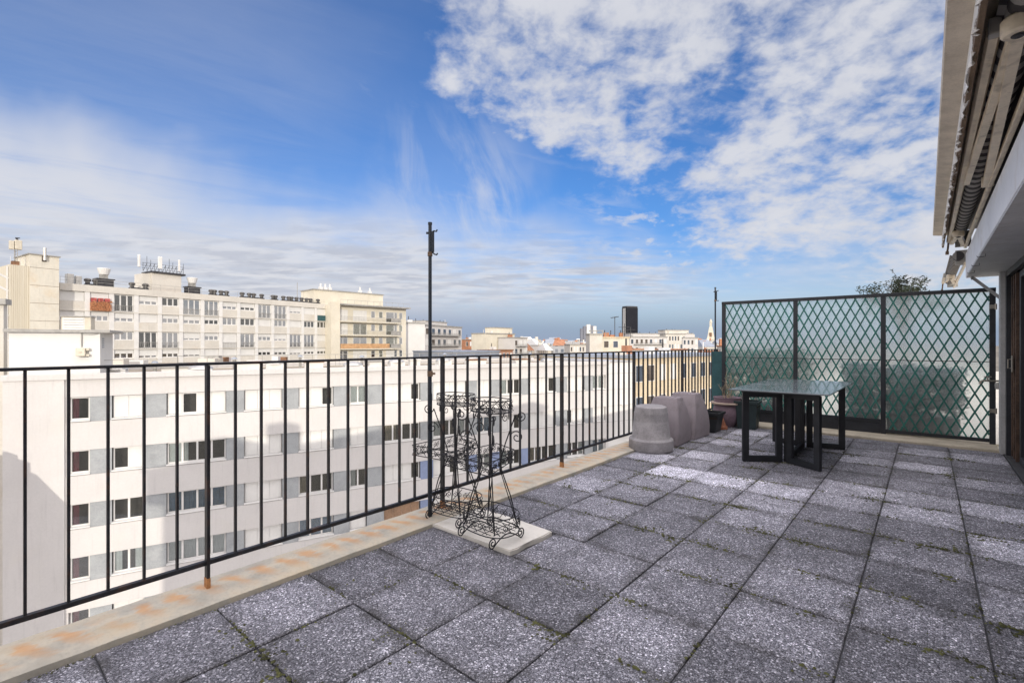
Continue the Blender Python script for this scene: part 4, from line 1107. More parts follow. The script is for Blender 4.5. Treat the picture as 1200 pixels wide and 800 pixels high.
# ---- small distant houses of the skyline
rr = random.Random(21)
def skyline():
    spots = []
    for D, n, vlo, vhi in ((215, 20, 404, 411), (300, 26, 401, 409), (430, 30, 399, 407), (700, 34, 397, 404), (1150, 34, 397, 402), (1900, 26, 397, 401)):
        for k in range(n):
            u = 540+320*(k+rr.uniform(.1, .9))/n
            spots.append((u, D*rr.uniform(.9, 1.1), rr.uniform(vlo, vhi), rr.uniform(5, 17)))
    mats = ['far_cream', 'far_white', 'far_white', 'far_cream', 'far_grey', 'far_tan', 'far_white']
    for u, D, v, pw in spots:
        if 726 < u < 750 and D > 700: v = max(v, 399)
        p = at(u, D); w = pw*D/FX; h = up(v, D)-GROUND; dp = rr.uniform(10, 16)
        t = thing('distant_house', 'tiny pale house among the packed roofs of the distant skyline', 'building', (p.x, p.y, GROUND), TH+rr.uniform(-.5, .5), 'distant houses of the skyline')
        b = MB(); b.box(-w/2, w/2, 0, dp, 0, h); b.build('wall', rr.choice(mats), t)
        b = MB(); rk = rr.random()
        if rk < .45: b.box(-w/2-.3, w/2+.3, -.3, dp+.3, h+.01, h+.6)
        else:
            A = [b.bm.verts.new(q) for q in ((-w/2, -.3, h+.01), (w/2, -.3, h+.01), (w/2, dp, h+.01), (-w/2, dp, h+.01))]
            R1 = b.bm.verts.new((-w/2+1, dp/2, h+3)); R2 = b.bm.verts.new((w/2-1, dp/2, h+3))
            b.face(A[::-1]); b.face([A[0], A[1], R2, R1]); b.face([A[2], A[3], R1, R2]); b.face([A[1], A[2], R2]); b.face([A[3], A[0], R1])
        b.build('roof', rr.choice(['zinc', 'zinc', 'vent_grey', 'brick_orange', 'white_trim']), t)
        if D < 600 and rr.random() < .8:
            for q in range(rr.randrange(1, 3)):
                b = MB(); x = rr.uniform(-w*.4, w*.4); b.box(x, x+1.2, dp*.4, dp*.4+.8, h, h+rr.uniform(2, 4)); b.build('chimney', rr.choice(['brick_orange', 'white_trim', 'slab_cream']), t)
skyline()
# lower roofs filling the gap between the white building and the blocks behind it
def low_roofs():
    for k, (u, D, v, w) in enumerate(((150, 48, 425, 15), (260, 55, 423, 18), (345, 62, 422, 16), (430, 72, 421, 20), (520, 80, 420, 18), (610, 92, 418, 20), (690, 95, 417.5, 14), (770, 100, 417, 22), (838, 110, 416, 14))):
        p = at(u, D); h = up(v+9, D)-GROUND
        lab = ['brown low roof left behind the white building', 'gravel low roof under the long cream block', 'pale low roof under the middle of the cream block', 'low flat roof below the balcony house', 'low flat roof below the white house', 'low roof below the stepped cream house', 'low roof below the aerial gable', 'low roof below the white terraces', 'low roof near the church tower'][k]
        t = thing('low_building', lab, 'building', (p.x, p.y, GROUND), TH+rad(10))
        b = MB(); b.box(-w/2, w/2, 0, 12, 0, h); b.build('wall', 'slab_cream', t)
        b = MB(); b.box(-w/2-.2, w/2+.2, -.2, 12.2, h+.002, h+.3); b.build('roof', rr.choice(['brown_roof', 'gravel_roof', 'white_trim', 'zinc']), t)
        for q in range(5):
            b = MB(); x = rr.uniform(-w*.45, w*.4); y = rr.uniform(0, 8); b.box(x, x+rr.uniform(.5, 2), y, y+1, h+.3, h+rr.uniform(.6, 1.3)); b.build('roof_box', rr.choice(['white_trim', 'vent_grey', 'slab_cream', 'brown_roof']), t)
low_roofs()

# ================================================================== TERRACE OBJECTS
RX = -2.84
def railing():
    t = thing('railing', 'long black metal railing with square bars along the terrace edge', 'railing', (RX, 4, .035))
    def B(mb, name, mat, par=None):
        bmesh.ops.translate(mb.bm, verts=mb.bm.verts[:], vec=(-RX, -4, -.035)); return mb.build(name, mat, par if par else t)
    ye = 8.94; ys = -2.33
    b = MB(); b.box(RX-.018, RX+.018, ys, ye+.03, 1.186, 1.200, .003); B(b, 'top_rail', 'black_steel')
    b = MB(); b.box(RX-.013, RX+.013, ys, ye, .152, .176, .003); B(b, 'bottom_rail', 'black_steel')
    k = -2
    proto = None
    while True:
        y = Y0P+k*1.61
        if y > ye+.05: break
        p = MB(); p.box(RX-.021, RX+.021, y-.0075, y+.0075, .085, 1.1855, .003); po = B(p, 'post', 'black_steel')
        f = MB(); f.box(RX-.0218, RX+.0218, y-.0085, y+.0085, .022, .0845); B(f, 'rusty_foot', 'rusty_foot', po)
        for q in range(1, 12):
            yy = y+q*PITCH
            if yy > ye-.03 or yy < -1.2: continue
            s_ = MB(); s_.box(RX-.0100, RX+.0100, yy-.0050, yy+.0050, .1755, 1.1865); B(s_, 'baluster', 'black_steel')
        k += 1
railing()

def pole(y, x, top, label):
    t = thing('awning_pole', label, 'pole', (x, y, .03))
    b = MB(); b.tube([(0, 0, 0), (0, 0, .9)], .0160, 12); b.tube([(0, 0, .88), (0, 0, top-.03)], .0130, 12); b.build('tube', 'pole_steel', t, True)
    h = top-.03
    b = MB(); b.tube([(0, 0, h), (0, 0, h+.018)], .0155, 12); b.build('cap', 'pole_steel', t, True)
    b = MB(); z = h-.20
    r = Rv
    def q(a, dz, n=0):
        a *= .62; v = r*a + Fv*n;
        return (v.x, v.y, z+dz)
    b.bar(q(.025, .0), q(.025, .15), .022, .022, (1, 0, 0))
    b.tube([q(.03, .15), q(.045, .155), q(.075, .152), q(.085, .165)], .006, 6)
    b.tube([q(.03, .0), q(.05, -.015), q(.078, -.02), q(.09, -.008)], .006, 6)
    b.tube([q(-.045, .14), q(-.02, .14)], .009, 8); b.build('bracket', 'pole_steel', t)
    b = MB(); b.tube([q(.0, -.0), q(.0, -.03)], .018, 10); z = h*.48; b.tube([(0, 0, z), (0, 0, z+.04)], .020, 10); b.bar(q(.0, .02), q(.06, .02), .02, .015); b.build('clamp', 'rotten_wood', t)
pole(2.322, -2.775, up(262, 3.53), 'tall thin black pole rising from the kerb beside the wire plant stands')
pole(8.70, -2.79, up(338, 8.46), 'thin black pole standing in the far corner at the end of the railing')

# ---- wrought-iron plant stands
def spiral(c, e1, e2, r0, turns, start=0.0, n=22, sgn=1):
    c = Vector(c); e1 = Vector(e1); e2 = Vector(e2)
    return [c+(e1*math.cos(start+sgn*2*math.pi*turns*k/n)+e2*math.sin(start+sgn*2*math.pi*turns*k/n))*(r0*(1-.82*k/n)) for k in range(n+1)]
def arc_seg(a, b, e, h, n=8):
    a = Vector(a); b = Vector(b); e = Vector(e)
    return [a.lerp(b, k/n)+e*h*math.sin(math.pi*k/n) for k in range(n+1)]
def scroll_band(mb, path, z0, z1, closed=True, w=.075, r=.0030):
    """band of two wires with S-scrolls between them, along a ground-plan path"""
    pts = [Vector(p) for p in path]
    for z in (z0, z1): mb.tube([(p.x, p.y, z) for p in pts], r*1.25, 5, closed)
    seg = list(zip(pts, pts[1:]+([pts[0]] if closed else [])))
    if not closed: seg = seg[:len(pts)-1]
    tot = 0; marks = []
    tl_ = sum((b-a).length for a, b in seg); n = max(3, int(tl_/w)); step = tl_/n
    def pos(s):
        for a, b in seg:
            l = (b-a).length
            if s <= l+1e-9: return a.lerp(b, min(1, s/l)), (b-a).normalized()
            s -= l
        return seg[-1][1], (seg[-1][1]-seg[-1][0]).normalized()
    zc = (z0+z1)/2; hh = (z1-z0)/2
    for k in range(n):
        p, d = pos((k+.5)*step); e1 = Vector((d.x, d.y, 0)); e2 = Vector((0, 0, 1))
        for s_ in (-1, 1):
            c = Vector((p.x, p.y, zc))+e1*s_*step*.23
            mb.tube(spiral(c, e1*s_, e2*s_, min(hh*.9, step*.25), 1.35, math.pi*.5, 14), r*.85, 4)
        mb.tube([Vector((p.x, p.y, zc))-e1*step*.46+e2*hh*.8, Vector((p.x, p.y, zc)), Vector((p.x, p.y, zc))+e1*step*.46-e2*hh*.8], r*.85, 4)
def plant_stand():
    t = thing('plant_stand', 'x', 'plant stand')
    RW = .0042
    # lower oval basket on scroll feet
    def oval(a, b, n=26): return [(a*math.copysign(abs(math.cos(q))**.75, math.cos(q)), b*math.copysign(abs(math.sin(q))**.75, math.sin(q)), 0) for q in (2*math.pi*k/n for k in range(n))]
    b = MB(); scroll_band(b, oval(.20, .14), .065, .175, True, .085)
    for k in range(7): y = -.12+.04*k; xx = .19*math.sqrt(max(0, 1-(y/.16)**2)); b.tube([(-xx, y, .078), (xx, y, .078)], .0024, 4)
    for k in range(5): x = -.14+.07*k; yy = .15*math.sqrt(max(0, 1-(x/.205)**2)); b.tube([(x, -yy, .077), (x, yy, .077)], .0024, 4)
    b.build('lower_basket', 'wire_black', t)
    for sx in (-1, 1):
        f = MB()
        for sy in (-1, 1):
            e1 = Vector((0, sy, 0)); c = Vector((sx*.15, sy*.125, .037))
            f.tube(spiral(c, (0, 0, 1), e1*-1, .035, 1.6, math.pi, 24), RW, 5)
        f.tube(arc_seg((sx*.15, -.125, .004), (sx*.15, .125, .004), (0, 0, 1), .058, 12), RW, 5)
        f.build('foot', 'wire_black', t)
    # legs: pinched at the waist, like an hourglass
    for sx in (-1, 1):
        for sy in (-1, 1):
            l = MB()
            l.tube([(sx*.145, sy*.105, .075), (sx*.105, sy*.08, .27), (sx*.055, sy*.045, .44), (sx*.045, sy*.04, .50), (sx*.075, sy*.06, .62), (sx*.125, sy*.10, .80)], RW, 5)
            l.tube([(sx*.145, sy*.105, .075), (sx*.03, sy*.05, .45)], RW*.8, 5)
            dv = Vector((sx*.8, sy*.6, 0)).normalized()
            c = Vector((sx*.125, sy*.10, .80))+dv*.038
            l.tube(spiral(c, -dv, (0, 0, -1), .038, 1.5, 0, 22), RW*.9, 5)
            c = Vector((sx*.095, sy*.075, .66))+dv*.05
            l.tube(spiral(c, -dv, (0, 0, 1), .045, 1.4, 0, 22), RW*.9, 5)
            l.build('leg', 'wire_black', t)
    # long tray across the waist
    b = MB(); scroll_band(b, [(-.28, -.17, 0), (.14, -.15, 0), (-.05, .27, 0), (-.29, .33, 0)], .455, .525, True, .07)
    b.tube([(-.283, .05, .457), (.05, .06, .457)], .0028, 4); b.tube([(-.281, -.06, .457), (.095, -.05, .457)], .0026, 4); b.tube([(-.287, .2, .457), (-.02, .2, .457)], .0026, 4)
    for x in (-.25, -.12): b.tube([(x, -.165, .456), (x, .30, .456)], .0028, 4)
    b.build('middle_tray', 'wire_black', t)
    # top basket
    b = MB(); scroll_band(b, oval(.145, .105, 22), .83, .905, True, .075)
    for k in range(5): y = -.08+.04*k; xx = .14*math.sqrt(max(0, 1-(y/.108)**2)); b.tube([(-xx, y, .832), (xx, y, .832)], .0024, 4)
    b.build('top_basket', 'wire_black', t)
    for k in range(8):
        b = MB(); q = 2*math.pi*k/8; c = Vector((.135*math.cos(q), .098*math.sin(q), .80)); e = Vector((-math.sin(q), math.cos(q), 0))
        b.tube(spiral(c, e, (0, 0, 1), .030, 1.3, math.pi*.5, 16), .003, 4); b.build('scroll', 'wire_black', t)
    return t
ps = plant_stand()
ps['label'] = 'black scrolled wire plant stand nearer the railing, beside the tall pole'; ps['group'] = 'wire plant stands'
ps.location = (-2.615, 2.43, .024); ps.rotation_euler = (0, 0, rad(3))
p2 = copy_tree(ps); p2['label'] = 'black scrolled wire plant stand in front, on the outer end of the pale concrete patch'
p2.location = (-2.185, 2.345, .024); p2.rotation_euler = (0, 0, rad(-4))

# ---- pots
def big_pot():
    t = tag(MB().lathe([(0, .525), (.165, .525), (.185, .515), (.192, .49), (.226, .155), (.236, .142), (.250, .138), (.262, .125), (.266, .02), (.258, .0), (.235, .0), (.225, .05), (.2, .45), (0, .46)], n=48).build('upturned_pot', 'pot_grey', None, True),
            'big grey concrete flower pot standing upside down, nearest of the pots', 'flower pot')
    t.location = (-2.565, 5.62, .012); t.rotation_euler = (rad(1.0), 0, .4)
big_pot()
def planter(x, y, label, rz, s=1.0):
    t = thing('tall_planter', label, 'planter', (x, y, .004), rz, 'upturned mauve planters')
    prof = [(.215, .285, 0), (.225, .275, .14), (.218, .250, .28), (.198, .205, .42), (.170, .150, .54), (.155, .130, .585)]
    b = MB(); rings = []
    for a, c, z in prof:
        ch = .035
        o_ = [(a-ch, -c), (a, -c+ch), (a, c-ch), (a-ch, c), (-a+ch, c), (-a, c-ch), (-a, -c+ch), (-a+ch, -c)]
        rings.append([b.bm.verts.new((x_*s, y_*s, z*s)) for x_, y_ in o_])
    for A, B_ in zip(rings, rings[1:]):
        for j in range(8): b.face([A[j], A[(j+1) % 8], B_[(j+1) % 8], B_[j]])
    b.face(rings[-1]); b.face(rings[0][::-1])
    bmesh.ops.bevel(b.bm, geom=[e for e in b.bm.edges], offset=.006, segments=2, affect='EDGES')
    b.build('body', 'planter_mauve', t, True)
    r = MB(); r.box(-.09*s, .09*s, -.07*s, .07*s, .584*s, .590*s, .004); r.build('base_plate', 'planter_mauve', t)
planter(-2.60, 6.22, 'upturned mauve planter with curved sides directly behind the grey pot', rad(2))
planter(-2.57, 6.80, 'farther upturned mauve planter with moss at its foot, second behind the grey pot', rad(-3), 1.02)
def trough(x, y, rz, label, mat, w, d, h, z=.003, rim=.025):
    t = thing('planter_box', label, 'planter', (x, y, z), rz)
    b = MB()
    k = .78
    def ring(a, c, zz): return [b.bm.verts.new((sx*a, sy*c, zz)) for sx, sy in ((-1, -1), (1, -1), (1, 1), (-1, 1))]
    R = [ring(w*k/2, d*k/2, 0), ring(w*.5-.012, d*.5-.012, h-.035), ring(w*.5+rim*.4, d*.5+rim*.4, h-.033), ring(w*.5+rim*.4, d*.5+rim*.4, h), ring(w*.5-.012, d*.5-.012, h), ring(w*.46, d*.46, h-.06)]
    for A, B_ in zip(R, R[1:]):
        for j in range(4): b.face([A[j], A[(j+1) % 4], B_[(j+1) % 4], B_[j]])
    b.face(R[0][::-1])
    b.build('box', mat, t)
    s_ = MB(); s_.box(-w*.455, w*.455, -d*.45, d*.45, h-.09, h-.055); s_.build('soil', 'soil', t)
    return t
trough(-2.52, 7.36, 0, 'empty black plastic trough between mauve planter and terracotta pot', 'black_plastic', .50, .30, .29)
trough(-2.16, 8.02, rad(4), 'dark green square planter behind the round bowl pot', 'leaf_box', .34, .34, .40) if False else None
M['leaf_box'] = pmat('dark_green_plastic', (.020, .034, .036), .5, .2, 6, 60, .05)
trough(-2.08, 8.0, rad(4), 'dark green square planter tucked behind the round bowl pot', 'leaf_box', .32, .32, .42)
def small_terracotta():
    o_ = MB().lathe([(0, .20), (.02, .195), (.045, .15), (.072, .08), (.085, .045), (.098, .04), (.10, .0), (.09, 0), (.06, .1), (0, .15)], n=28).build('terracotta_pot', 'terracotta', None, True)
    tag(o_, 'small weathered terracotta pot upside down by the foot of the bowl pot', 'flower pot'); o_.location = (-2.38, 7.66, .004)
small_terracotta()
def bowl():
    t = thing('bowl_pot', 'round mauve bowl pot holding a dried out plant by the far corner', 'flower pot', (-2.38, 7.98, .004))
    b = MB(); b.lathe([(0, .0), (.11, .0), (.13, .03), (.175, .11), (.205, .20), (.205, .27), (.19, .33), (.18, .345)], n=36); b.build('bowl', 'bowl_mauve', t, True)
    b = MB(); b.lathe([(.178, .345), (.235, .350), (.24, .372), (.225, .380), (.19, .376), (.18, .36)], n=36); b.build('saucer_rim', 'saucer_tan', t, True)
    b = MB(); b.lathe([(.172, .370), (.190, .380), (.198, .440), (.205, .452), (.190, .455), (.175, .43), (0, .42)], n=36); b.build('upper_pot', 'bowl_mauve', t, True)
    b = MB(); b.lathe([(.172, .432), (.1, .438), (0, .44)], n=20); b.build('soil', 'soil', t)
    pl = MB(); r_ = random.Random(2)
    for k in range(16):
        a = r_.uniform(0, 6.28); l = r_.uniform(.15, .42); sp = r_.uniform(.02, .16)
        p0 = Vector((r_.uniform(-.06, .06), r_.uniform(-.06, .06), .44)); p1 = p0+Vector((math.cos(a)*sp*.4, math.sin(a)*sp*.4, l*.55)); p2 = p0+Vector((math.cos(a)*sp, math.sin(a)*sp, l))
        pl.tube([p0, p1, p2], .004, 4, taper=.4)
        for q in range(2): pl.tube([p1.lerp(p2, .3+.3*q), p1.lerp(p2, .3+.3*q)+Vector((r_.uniform(-.06, .06), r_.uniform(-.06, .06), r_.uniform(.02, .08)))], .0025, 4, taper=.4)
    pl.build('dried_plant', 'dry_twig', t)
bowl()

# ---- glass topped table on folding frames
def table():
    x0, x1, y0, y1, zt = -1.655, -.715, 5.58, 7.62, .80
    cx, cy = (x0+x1)/2, (y0+y1)/2
    t = thing('table', 'dark glass topped table on black open frame legs', 'table', (cx, cy, .003))
    def L(p): return (p[0]-cx, p[1]-cy, p[2]-.003)
    ym = y0+(y1-y0)*.5
    for a, b_ in ((y0, ym-.0015), (ym+.0015, y1)):
        b = MB(); b.box(x0-cx, x1-cx, a-cy, b_-cy, zt-.013-.003, zt-.003, .003); b.build('table_top', 'table_glass', t)
    ap = MB(); ap.box(x0+.10-cx, x1-.10-cx, y0+.12-cy, y1-.12-cy, zt-.040, zt-.0165); ap.build('apron', 'table_frame', t)
    def frame(a, c, name='leg'):
        a = Vector((a[0]-cx, a[1]-cy, 0)); c = Vector((c[0]-cx, c[1]-cy, 0)); d = (c-a).normalized()
        b = MB(); w = .065; th_ = .036; h = zt-.042
        upv = d.cross(Vector((0, 0, 1)))
        for p in (a+d*w/2, c-d*w/2): b.bar(p, p+Vector((0, 0, h)), th_, w, d) if False else None
        def slab(p, q, z0, z1):
            n = Vector((-d.y, d.x, 0))*th_/2
            o_ = [(p-n), (q-n), (q+n), (p+n)]
            b.prism([(v.x, v.y) for v in o_], z0, z1)
        slab(a, a+d*w, 0.002, h); slab(c-d*w, c, 0.002, h)
        slab(a+d*w, c-d*w, 0.002, w); slab(a+d*w, c-d*w, h-w*.8, h)
        b.build(name, 'table_frame', t)
    V1 = (-1.175, 5.965); V2 = (-1.175, 7.00)
    frame((-1.545, 5.72), (V1[0]-.03, V1[1]-.005)); frame((-.815, 5.755), (V1[0]+.025, V1[1]-.005))
    frame((-1.545, 7.13), (V2[0]-.03, V2[1]+.02)); frame((-.755, 7.12), (V2[0]+.03, V2[1]+.02))
    frame((V1[0], V1[1]+.03), (V2[0], V2[1]-.01), 'stretcher')
table()

# ---- trellis screen across the end of the terrace
def screen():
    y = 8.55; z0 = .035; ztop = 1.945
    xs = [-2.600, -1.540, -.462, .628]
    t = thing('trellis_screen', 'black framed privacy screen with green lattice over frosted glass', 'screen', (-1.0, y, z0))
    def B(mb, name, mat, par=None):
        bmesh.ops.translate(mb.bm, verts=mb.bm.verts[:], vec=(1.0, -y, -z0)); return mb.build(name, mat, par if par else t)
    for x in xs:
        b = MB(); b.box(x-.028, x+.028, y-.028, y+.028, z0, ztop, .003); B(b, 'post', 'frame_dark')
    b = MB(); b.box(xs[0]-.03, xs[-1]+.03, y-.032, y+.032, ztop+.001, ztop+.05, .004); B(b, 'top_rail', 'frame_dark')
    r_ = random.Random(8)
    for i, (a, c) in enumerate(zip(xs, xs[1:])):
        xa, xb = a+.029, c-.029; zb = .235 if i < 2 else .10; zt = ztop-.002
        b = MB(); b.box(xa, xb, y-.02, y+.02, zb-.045, zb, .003); B(b, 'bottom_rail', 'frame_dark')
        b = MB(); b.box(xa, xb, y-.036, y-.030, 1.062, 1.070); B(b, 'middle_bar', 'frame_dark')
        gl = MB(); gl.box(xa, xb, y+.004, y+.012, zb+.001, zt); B(gl, 'glass_panel', 'frosted')
        lt = MB(); pitch = .117; slope = 2.05; w = .0185
        for s_, yo in ((1, -.016), (-1, -.023)):
            dvec = Vector((1, 0, s_*slope)).normalized(); n = Vector((-dvec.z, 0, dvec.x))
            span = (zt-zb)/slope
            k = -int(span/pitch)-2
            while True:
                xs_ = xa+k*pitch+(.02*i); k += 1
                if xs_ > xb+span: break
                # line x = xs_ + s, z = zb + s*slope  (or falling from zt)
                zs = zb if s_ > 0 else zt
                s0 = max(0, xa-xs_); s1 = min(span, xb-xs_)
                if s1-s0 < .02: continue
                p = Vector((xs_+s0, y+yo, zs+s_*s0*slope)); q = Vector((xs_+s1, y+yo, zs+s_*s1*slope))
                lt.bar(p, q, .006, w*r_.uniform(.9, 1.1), n)
        B(lt, 'lattice', 'trellis_green')
    for i in (0, 1):
        b = MB(); b.box(xs[i]+.03, xs[i+1]-.03, y-.012, y+.02, z0, .188); B(b, 'kick_board', 'frame_dark')
    # hinge and latch at the right post
    for z in (.42, 1.72):
        b = MB(); b.tube([(.655, y-.035, z), (.655, y-.035, z+.07)], .012, 8); b.box(.60, .655, y-.034, y-.030, z+.01, z+.06); B(b, 'hinge', 'brass')
    b = MB()
    b.box(xs[0]-.20, xs[0]-.032, y+.0, y+.01, .06, 1.16); B(b, 'side_panel', 'teal_cloth')
screen()
def tap():
    t = thing('water_tap', 'old brass tap with a cross handle on the right post of the screen', 'tap', (.63, 8.49, .83))
    b = MB(); b.tube([(.05, .03, 0), (-.09, .0, 0), (-.115, 0, -.012), (-.12, 0, -.045)], .012, 8); b.build('spout', 'brass', t, True)
    b = MB(); b.tube([(-.05, 0, .0), (-.05, 0, .045)], .009, 8); b.tube([(-.085, 0, .05), (-.015, 0, .05)], .007, 6); b.tube([(-.05, -.03, .05), (-.05, .03, .05)], .007, 6); b.build('handle', 'brass', t)
    b = MB(); b.lathe([(0, -.10), (.03, -.10), (.034, -.05), (.03, -.02), (0, -.015)], (.045, 0, 0), 14); b.build('valve_body', 'vent_grey', t, True)
tap()
def downpipe():
    t = thing('water_pipe', 'dark vertical water pipe with clamps between screen and house wall', 'pipe', (.70, 8.46, .02))
    b = MB(); b.tube([(0, 0, 0), (0, 0, H+.50)], .017, 10); b.build('tube', 'dark_metal', t, True)
    for z in (.35, .95, 1.55):
        c = MB(); c.tube([(0, 0, z), (0, 0, z+.03)], .024, 10); c.bar((0, 0, z+.015), (.03, 0, z+.015), .02, .012); c.build('clamp', 'grey_trim', t)
downpipe()

# ---- awnings under the eave
def awning(name, label, y0, y1, elbows, dx=0.0, dz=0.0):
    t = thing(name, label, 'awning', (.30, y0, H+1.30))
    def B(mb, n, mat, sm=False):
        bmesh.ops.translate(mb.bm, verts=mb.bm.verts[:], vec=(-.30+dx, -y0, -H-1.30+dz)); return mb.build(n, mat, t, sm)
    b = MB(); seg = 60; r = .060
    rings = []
    b.tube([(.298, y0+(y1-y0)*k/seg, H+1.315) for k in range(seg+1)], r, 18); B(b, 'fabric_roll', 'stripe', True)
    # sheet hanging from roll to front bar
    s_ = MB(); n = 24
    for k in range(n):
        a = y0+(y1-y0)*k/n; c = y0+(y1-y0)*(k+1)/n
        pr = [(.215, H+1.335), (.245, H+1.318), (.272, H+1.305)]
        for (xa, za), (xb, zb) in zip(pr, pr[1:]): s_.poly([(xa, a, za), (xa, c, za), (xb, c, zb), (xb, a, zb)])
    B(s_, 'fabric', 'stripe', True)
    f = MB(); f.extrude_y([(.198, H+1.272), (.190, H+1.29), (.192, H+1.325), (.205, H+1.340), (.232, H+1.335), (.236, H+1.285), (.226, H+1.268)], y0+2.25, y1, 1); B(f, 'front_bar', 'cream_metal')
    f = MB(); f.box(.194, .234, y0+2.20, y0+2.249, H+1.268, H+1.338, .006); B(f, 'end_cap', 'vent_grey')
    tb = MB(); tb.box(.352, .380, y0, y1, H+1.185, H+1.225, .004); B(tb, 'torsion_bar', 'cream_metal')
    for e in elbows:
        ym, yend = e
        a = MB(); a.bar((.275, ym, H+1.235), (.345, yend, H+1.215), .040, .052); a.bar((.235, yend, H+1.245), (.268, ym, H+1.235), .034, .045)
        B(a, 'folding_arm', 'cream_metal')
        c = MB(); c.lathe([(0, H+1.200), (.043, H+1.200), (.052, H+1.208), (.052, H+1.262), (.045, H+1.27), (0, H+1.27)], (.272, ym, 0), 24); B(c, 'elbow', 'cream_metal', True)
        c = MB(); c.lathe([(.016, H+1.1985), (.016, H+1.192), (.008, H+1.190), (0, H+1.195)], (.272, ym, 0), 16); c.lathe([(.022, H+1.199), (.022, H+1.1965), (.012, H+1.1965)], (.272, ym, 0), 16); B(c, 'elbow_bolt', 'dark_metal', True)
        c = MB(); c.lathe([(0, H+1.19), (.036, H+1.19), (.036, H+1.26), (0, H+1.26)], (.352, yend, 0), 16); B(c, 'shoulder', 'cream_metal', True)
    br = MB()
    for y in (y0+.1, y1-.05): br.box(.27, .42, y-.012, y+.012, H+1.20, H+1.40, .004)
    B(br, 'end_bracket', 'vent_grey')
    if True:
        c = MB(); c.tube([(.21, y1, H+1.27), (.205, y1+.02, H+1.20), (.200, y1+.03, H+1.17)], .012, 6); c.tube([(.200, y1+.03, H+1.17), (.198, y1+.03, H+1.13)], .02, 6); B(c, 'pull_ring', 'rotten_wood')
awning('awning', 'rolled striped awning with cream folding arms under the eave', .6, 8.30, ((2.72, 5.15), (7.45, 8.15)))
def far_awning():
    awning('awning', 'neighbouring striped awning folded beyond the end of the eave', 6.62+2.1, 12.2, ((10.6, 11.4),), .02, -.16)
far_awning()

# ---- greenery and hedges beyond the screen
def leaf_cloud(mb, c, rx, ry, rz_, n, size, rs, hollow=.35):
    for k in range(n):
        while True:
            v = Vector((rs.uniform(-1, 1), rs.uniform(-1, 1), rs.uniform(-1, 1)))
            if hollow < v.length < 1: break
        p = Vector((c[0]+v.x*rx, c[1]+v.y*ry, c[2]+v.z*rz_))
        a = Vector((rs.uniform(-1, 1), rs.uniform(-1, 1), rs.uniform(-.6, .6))).normalized(); b = a.cross(Vector((rs.uniform(-1, 1), rs.uniform(-1, 1), rs.uniform(-1, 1)))).normalized()
        l = size*rs.uniform(.6, 1.3); w = l*.38
        mb.poly([p-a*l*.5, p+b*w*.5, p+a*l*.5, p-b*w*.5])
def shrub():
    P = at(1058, 8.9); rs = random.Random(6)
    t = thing('olive_shrub', 'loose dark leaved shrub rising above the privacy screen', 'shrub', (P.x, P.y, 0))
    tr = MB(); lf = MB()
    pt = MB(); pt.lathe([(0, 0), (.16, 0), (.22, .45), (.23, .5), (.2, .5), (0, .45)], n=20); pt.build('pot', 'terracotta', t)
    tr.tube([(0, 0, .4), (.03, .02, 1.0), (0, .05, 1.7)], .035, 7, taper=.6)
    ztop = up(320, 8.9)
    for k in range(46):
        a = rs.uniform(0, 6.28); R = rs.uniform(.05, .62); zz = ztop-.06-rs.uniform(0, .42)-R*.30
        e = Vector((math.cos(a)*R, math.sin(a)*R, zz)); m = Vector((e.x*.4, e.y*.4, 1.65+(zz-1.65)*.55))
        tr.tube([(0, .05, rs.uniform(1.35, 1.7)), m, e], .010, 5, taper=.3)
        leaf_cloud(lf, e, .13, .13, .09, 64, .052, rs, .1)
        leaf_cloud(lf, m.lerp(e, .6), .10, .10, .07, 14, .05, rs, .1)
        if rs.random() < .35:
            tip = e+Vector((rs.uniform(-.1, .1), rs.uniform(-.1, .1), rs.uniform(.08, .2))); tr.tube([e, tip], .004, 4); leaf_cloud(lf, tip, .035, .035, .05, 7, .045, rs, .1)
    tr.build('trunk', 'bark', t); lf.build('crown', 'leaf_dark', t)
shrub()
def hedge(label, x0, x1, y0, y1, zt, mat, n):
    rs = random.Random(int(x0*10)+50)
    t = thing('hedge', label, 'hedge', ((x0+x1)/2, (y0+y1)/2, 0))
    cx, cy = (x0+x1)/2, (y0+y1)/2
    b = MB(); b.box(x0-cx, x1-cx, y0-cy, y1-cy, 0, .30, .01); b.build('trough', 'black_plastic', t)
    b = MB()
    for k in range(n):
        p = (rs.uniform(x0, x1)-cx, rs.uniform(y0, y1)-cy, .3+(zt-.3)*rs.random()**.8)
        leaf_cloud(b, p, .10, .10, .09, 9, .07, rs, .1)
    b.build('foliage', mat, t)
hedge('green hedge behind the left lattice panel', -2.72, -1.42, 8.72, 9.10, 1.14, 'hedge_green', 760)
hedge('dark clipped hedge behind the middle lattice panel', -.92, -.52, 8.72, 9.05, .95, 'hedge_teal', 380)
hedge('wide dark clipped hedge behind the right lattice panel', -.44, .34, 8.72, 9.05, .93, 'hedge_teal', 700)

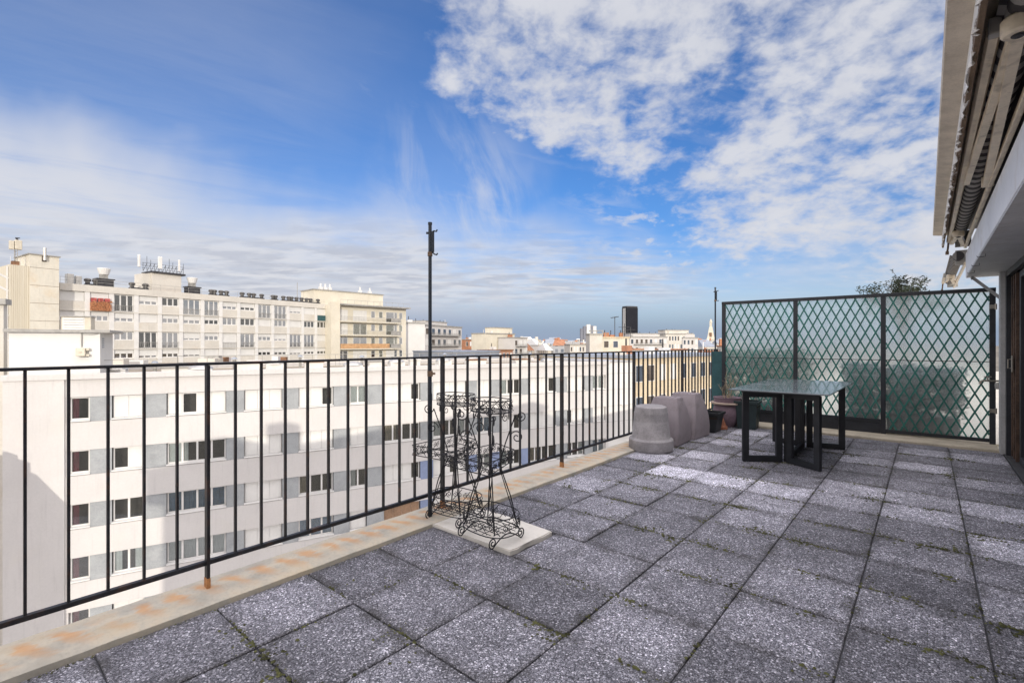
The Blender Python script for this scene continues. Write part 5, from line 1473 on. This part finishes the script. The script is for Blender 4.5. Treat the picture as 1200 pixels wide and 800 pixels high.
# ---- moss in the joints
def moss():
    rs = random.Random(17); b = MB()
    def tuft(x, y, z, s):
        n = 5; k = rs.uniform(0, 6)
        ring = [b.bm.verts.new((x+s*math.cos(k+6.283*i/n)*rs.uniform(.6, 1.2), y+s*math.sin(k+6.283*i/n)*rs.uniform(.6, 1.2), z-.001)) for i in range(n)]
        tp = b.bm.verts.new((x+rs.uniform(-.3, .3)*s, y+rs.uniform(-.3, .3)*s, z+s*rs.uniform(.35, .8)))
        for i in range(n): b.face([ring[i], ring[(i+1) % n], tp])
    for j in range(-4, 15):                              # joints across
        for i in range(7):
            if rs.random() < .12: continue
            y = Y0+j*TY; 
            for pt in range(rs.randrange(1, 4)):
                cx = X0+(i+rs.random())*TS; ln = rs.uniform(.03, .17); dn = rs.uniform(.5, 1.3)
                for q in range(int(ln*330*dn)):
                    s = rs.uniform(.004, .0125); x = cx+rs.gauss(0, ln*.5)
                    if x < X0+.01 or x > .67: continue
                    if abs(y-(Y0+3.5*TY)) < TY*.55 and x < X0+TS+.27: continue
                    yy = y+(rs.gauss(0, .010) if rs.random() < .45 else abs(rs.gauss(0, .055))*(1 if pt % 2 else -1)); 
                    if yy < Y_END-.02: tuft(x, yy, .0, s)
    for i in range(1, 7):                                # joints along
        for k in range(12):
            x = X0+i*TS; cy = rs.uniform(.2, 7.5); ln = rs.uniform(.03, .14)
            for q in range(int(ln*130)):
                y = cy+rs.gauss(0, ln*.5)
                if abs(y-(Y0+3.5*TY)) < TY*.55 and x < X0+TS+.27: continue
                tuft(x+(rs.gauss(0, .010) if rs.random() < .6 else -abs(rs.gauss(0, .05))), y, .0, rs.uniform(.0035, .011))
    for k in range(60):                                  # strays and the line along the kerb
        cy = rs.uniform(-.3, 8); 
        if Y0+3*TY-.06 < cy < Y0+4*TY+.06: continue
        for q in range(10): 
            yy = cy+rs.gauss(0, .03)
            if Y0+3*TY-.02 < yy < Y0+4*TY+.02: continue
            tuft(X0+.012+abs(rs.gauss(0, .010)), yy, 0.0, rs.uniform(.002, .006))
    tag(b.build('moss', 'moss'), 'olive moss tufts growing in the joints of the dark tiles', 'moss', kind='stuff')
moss()
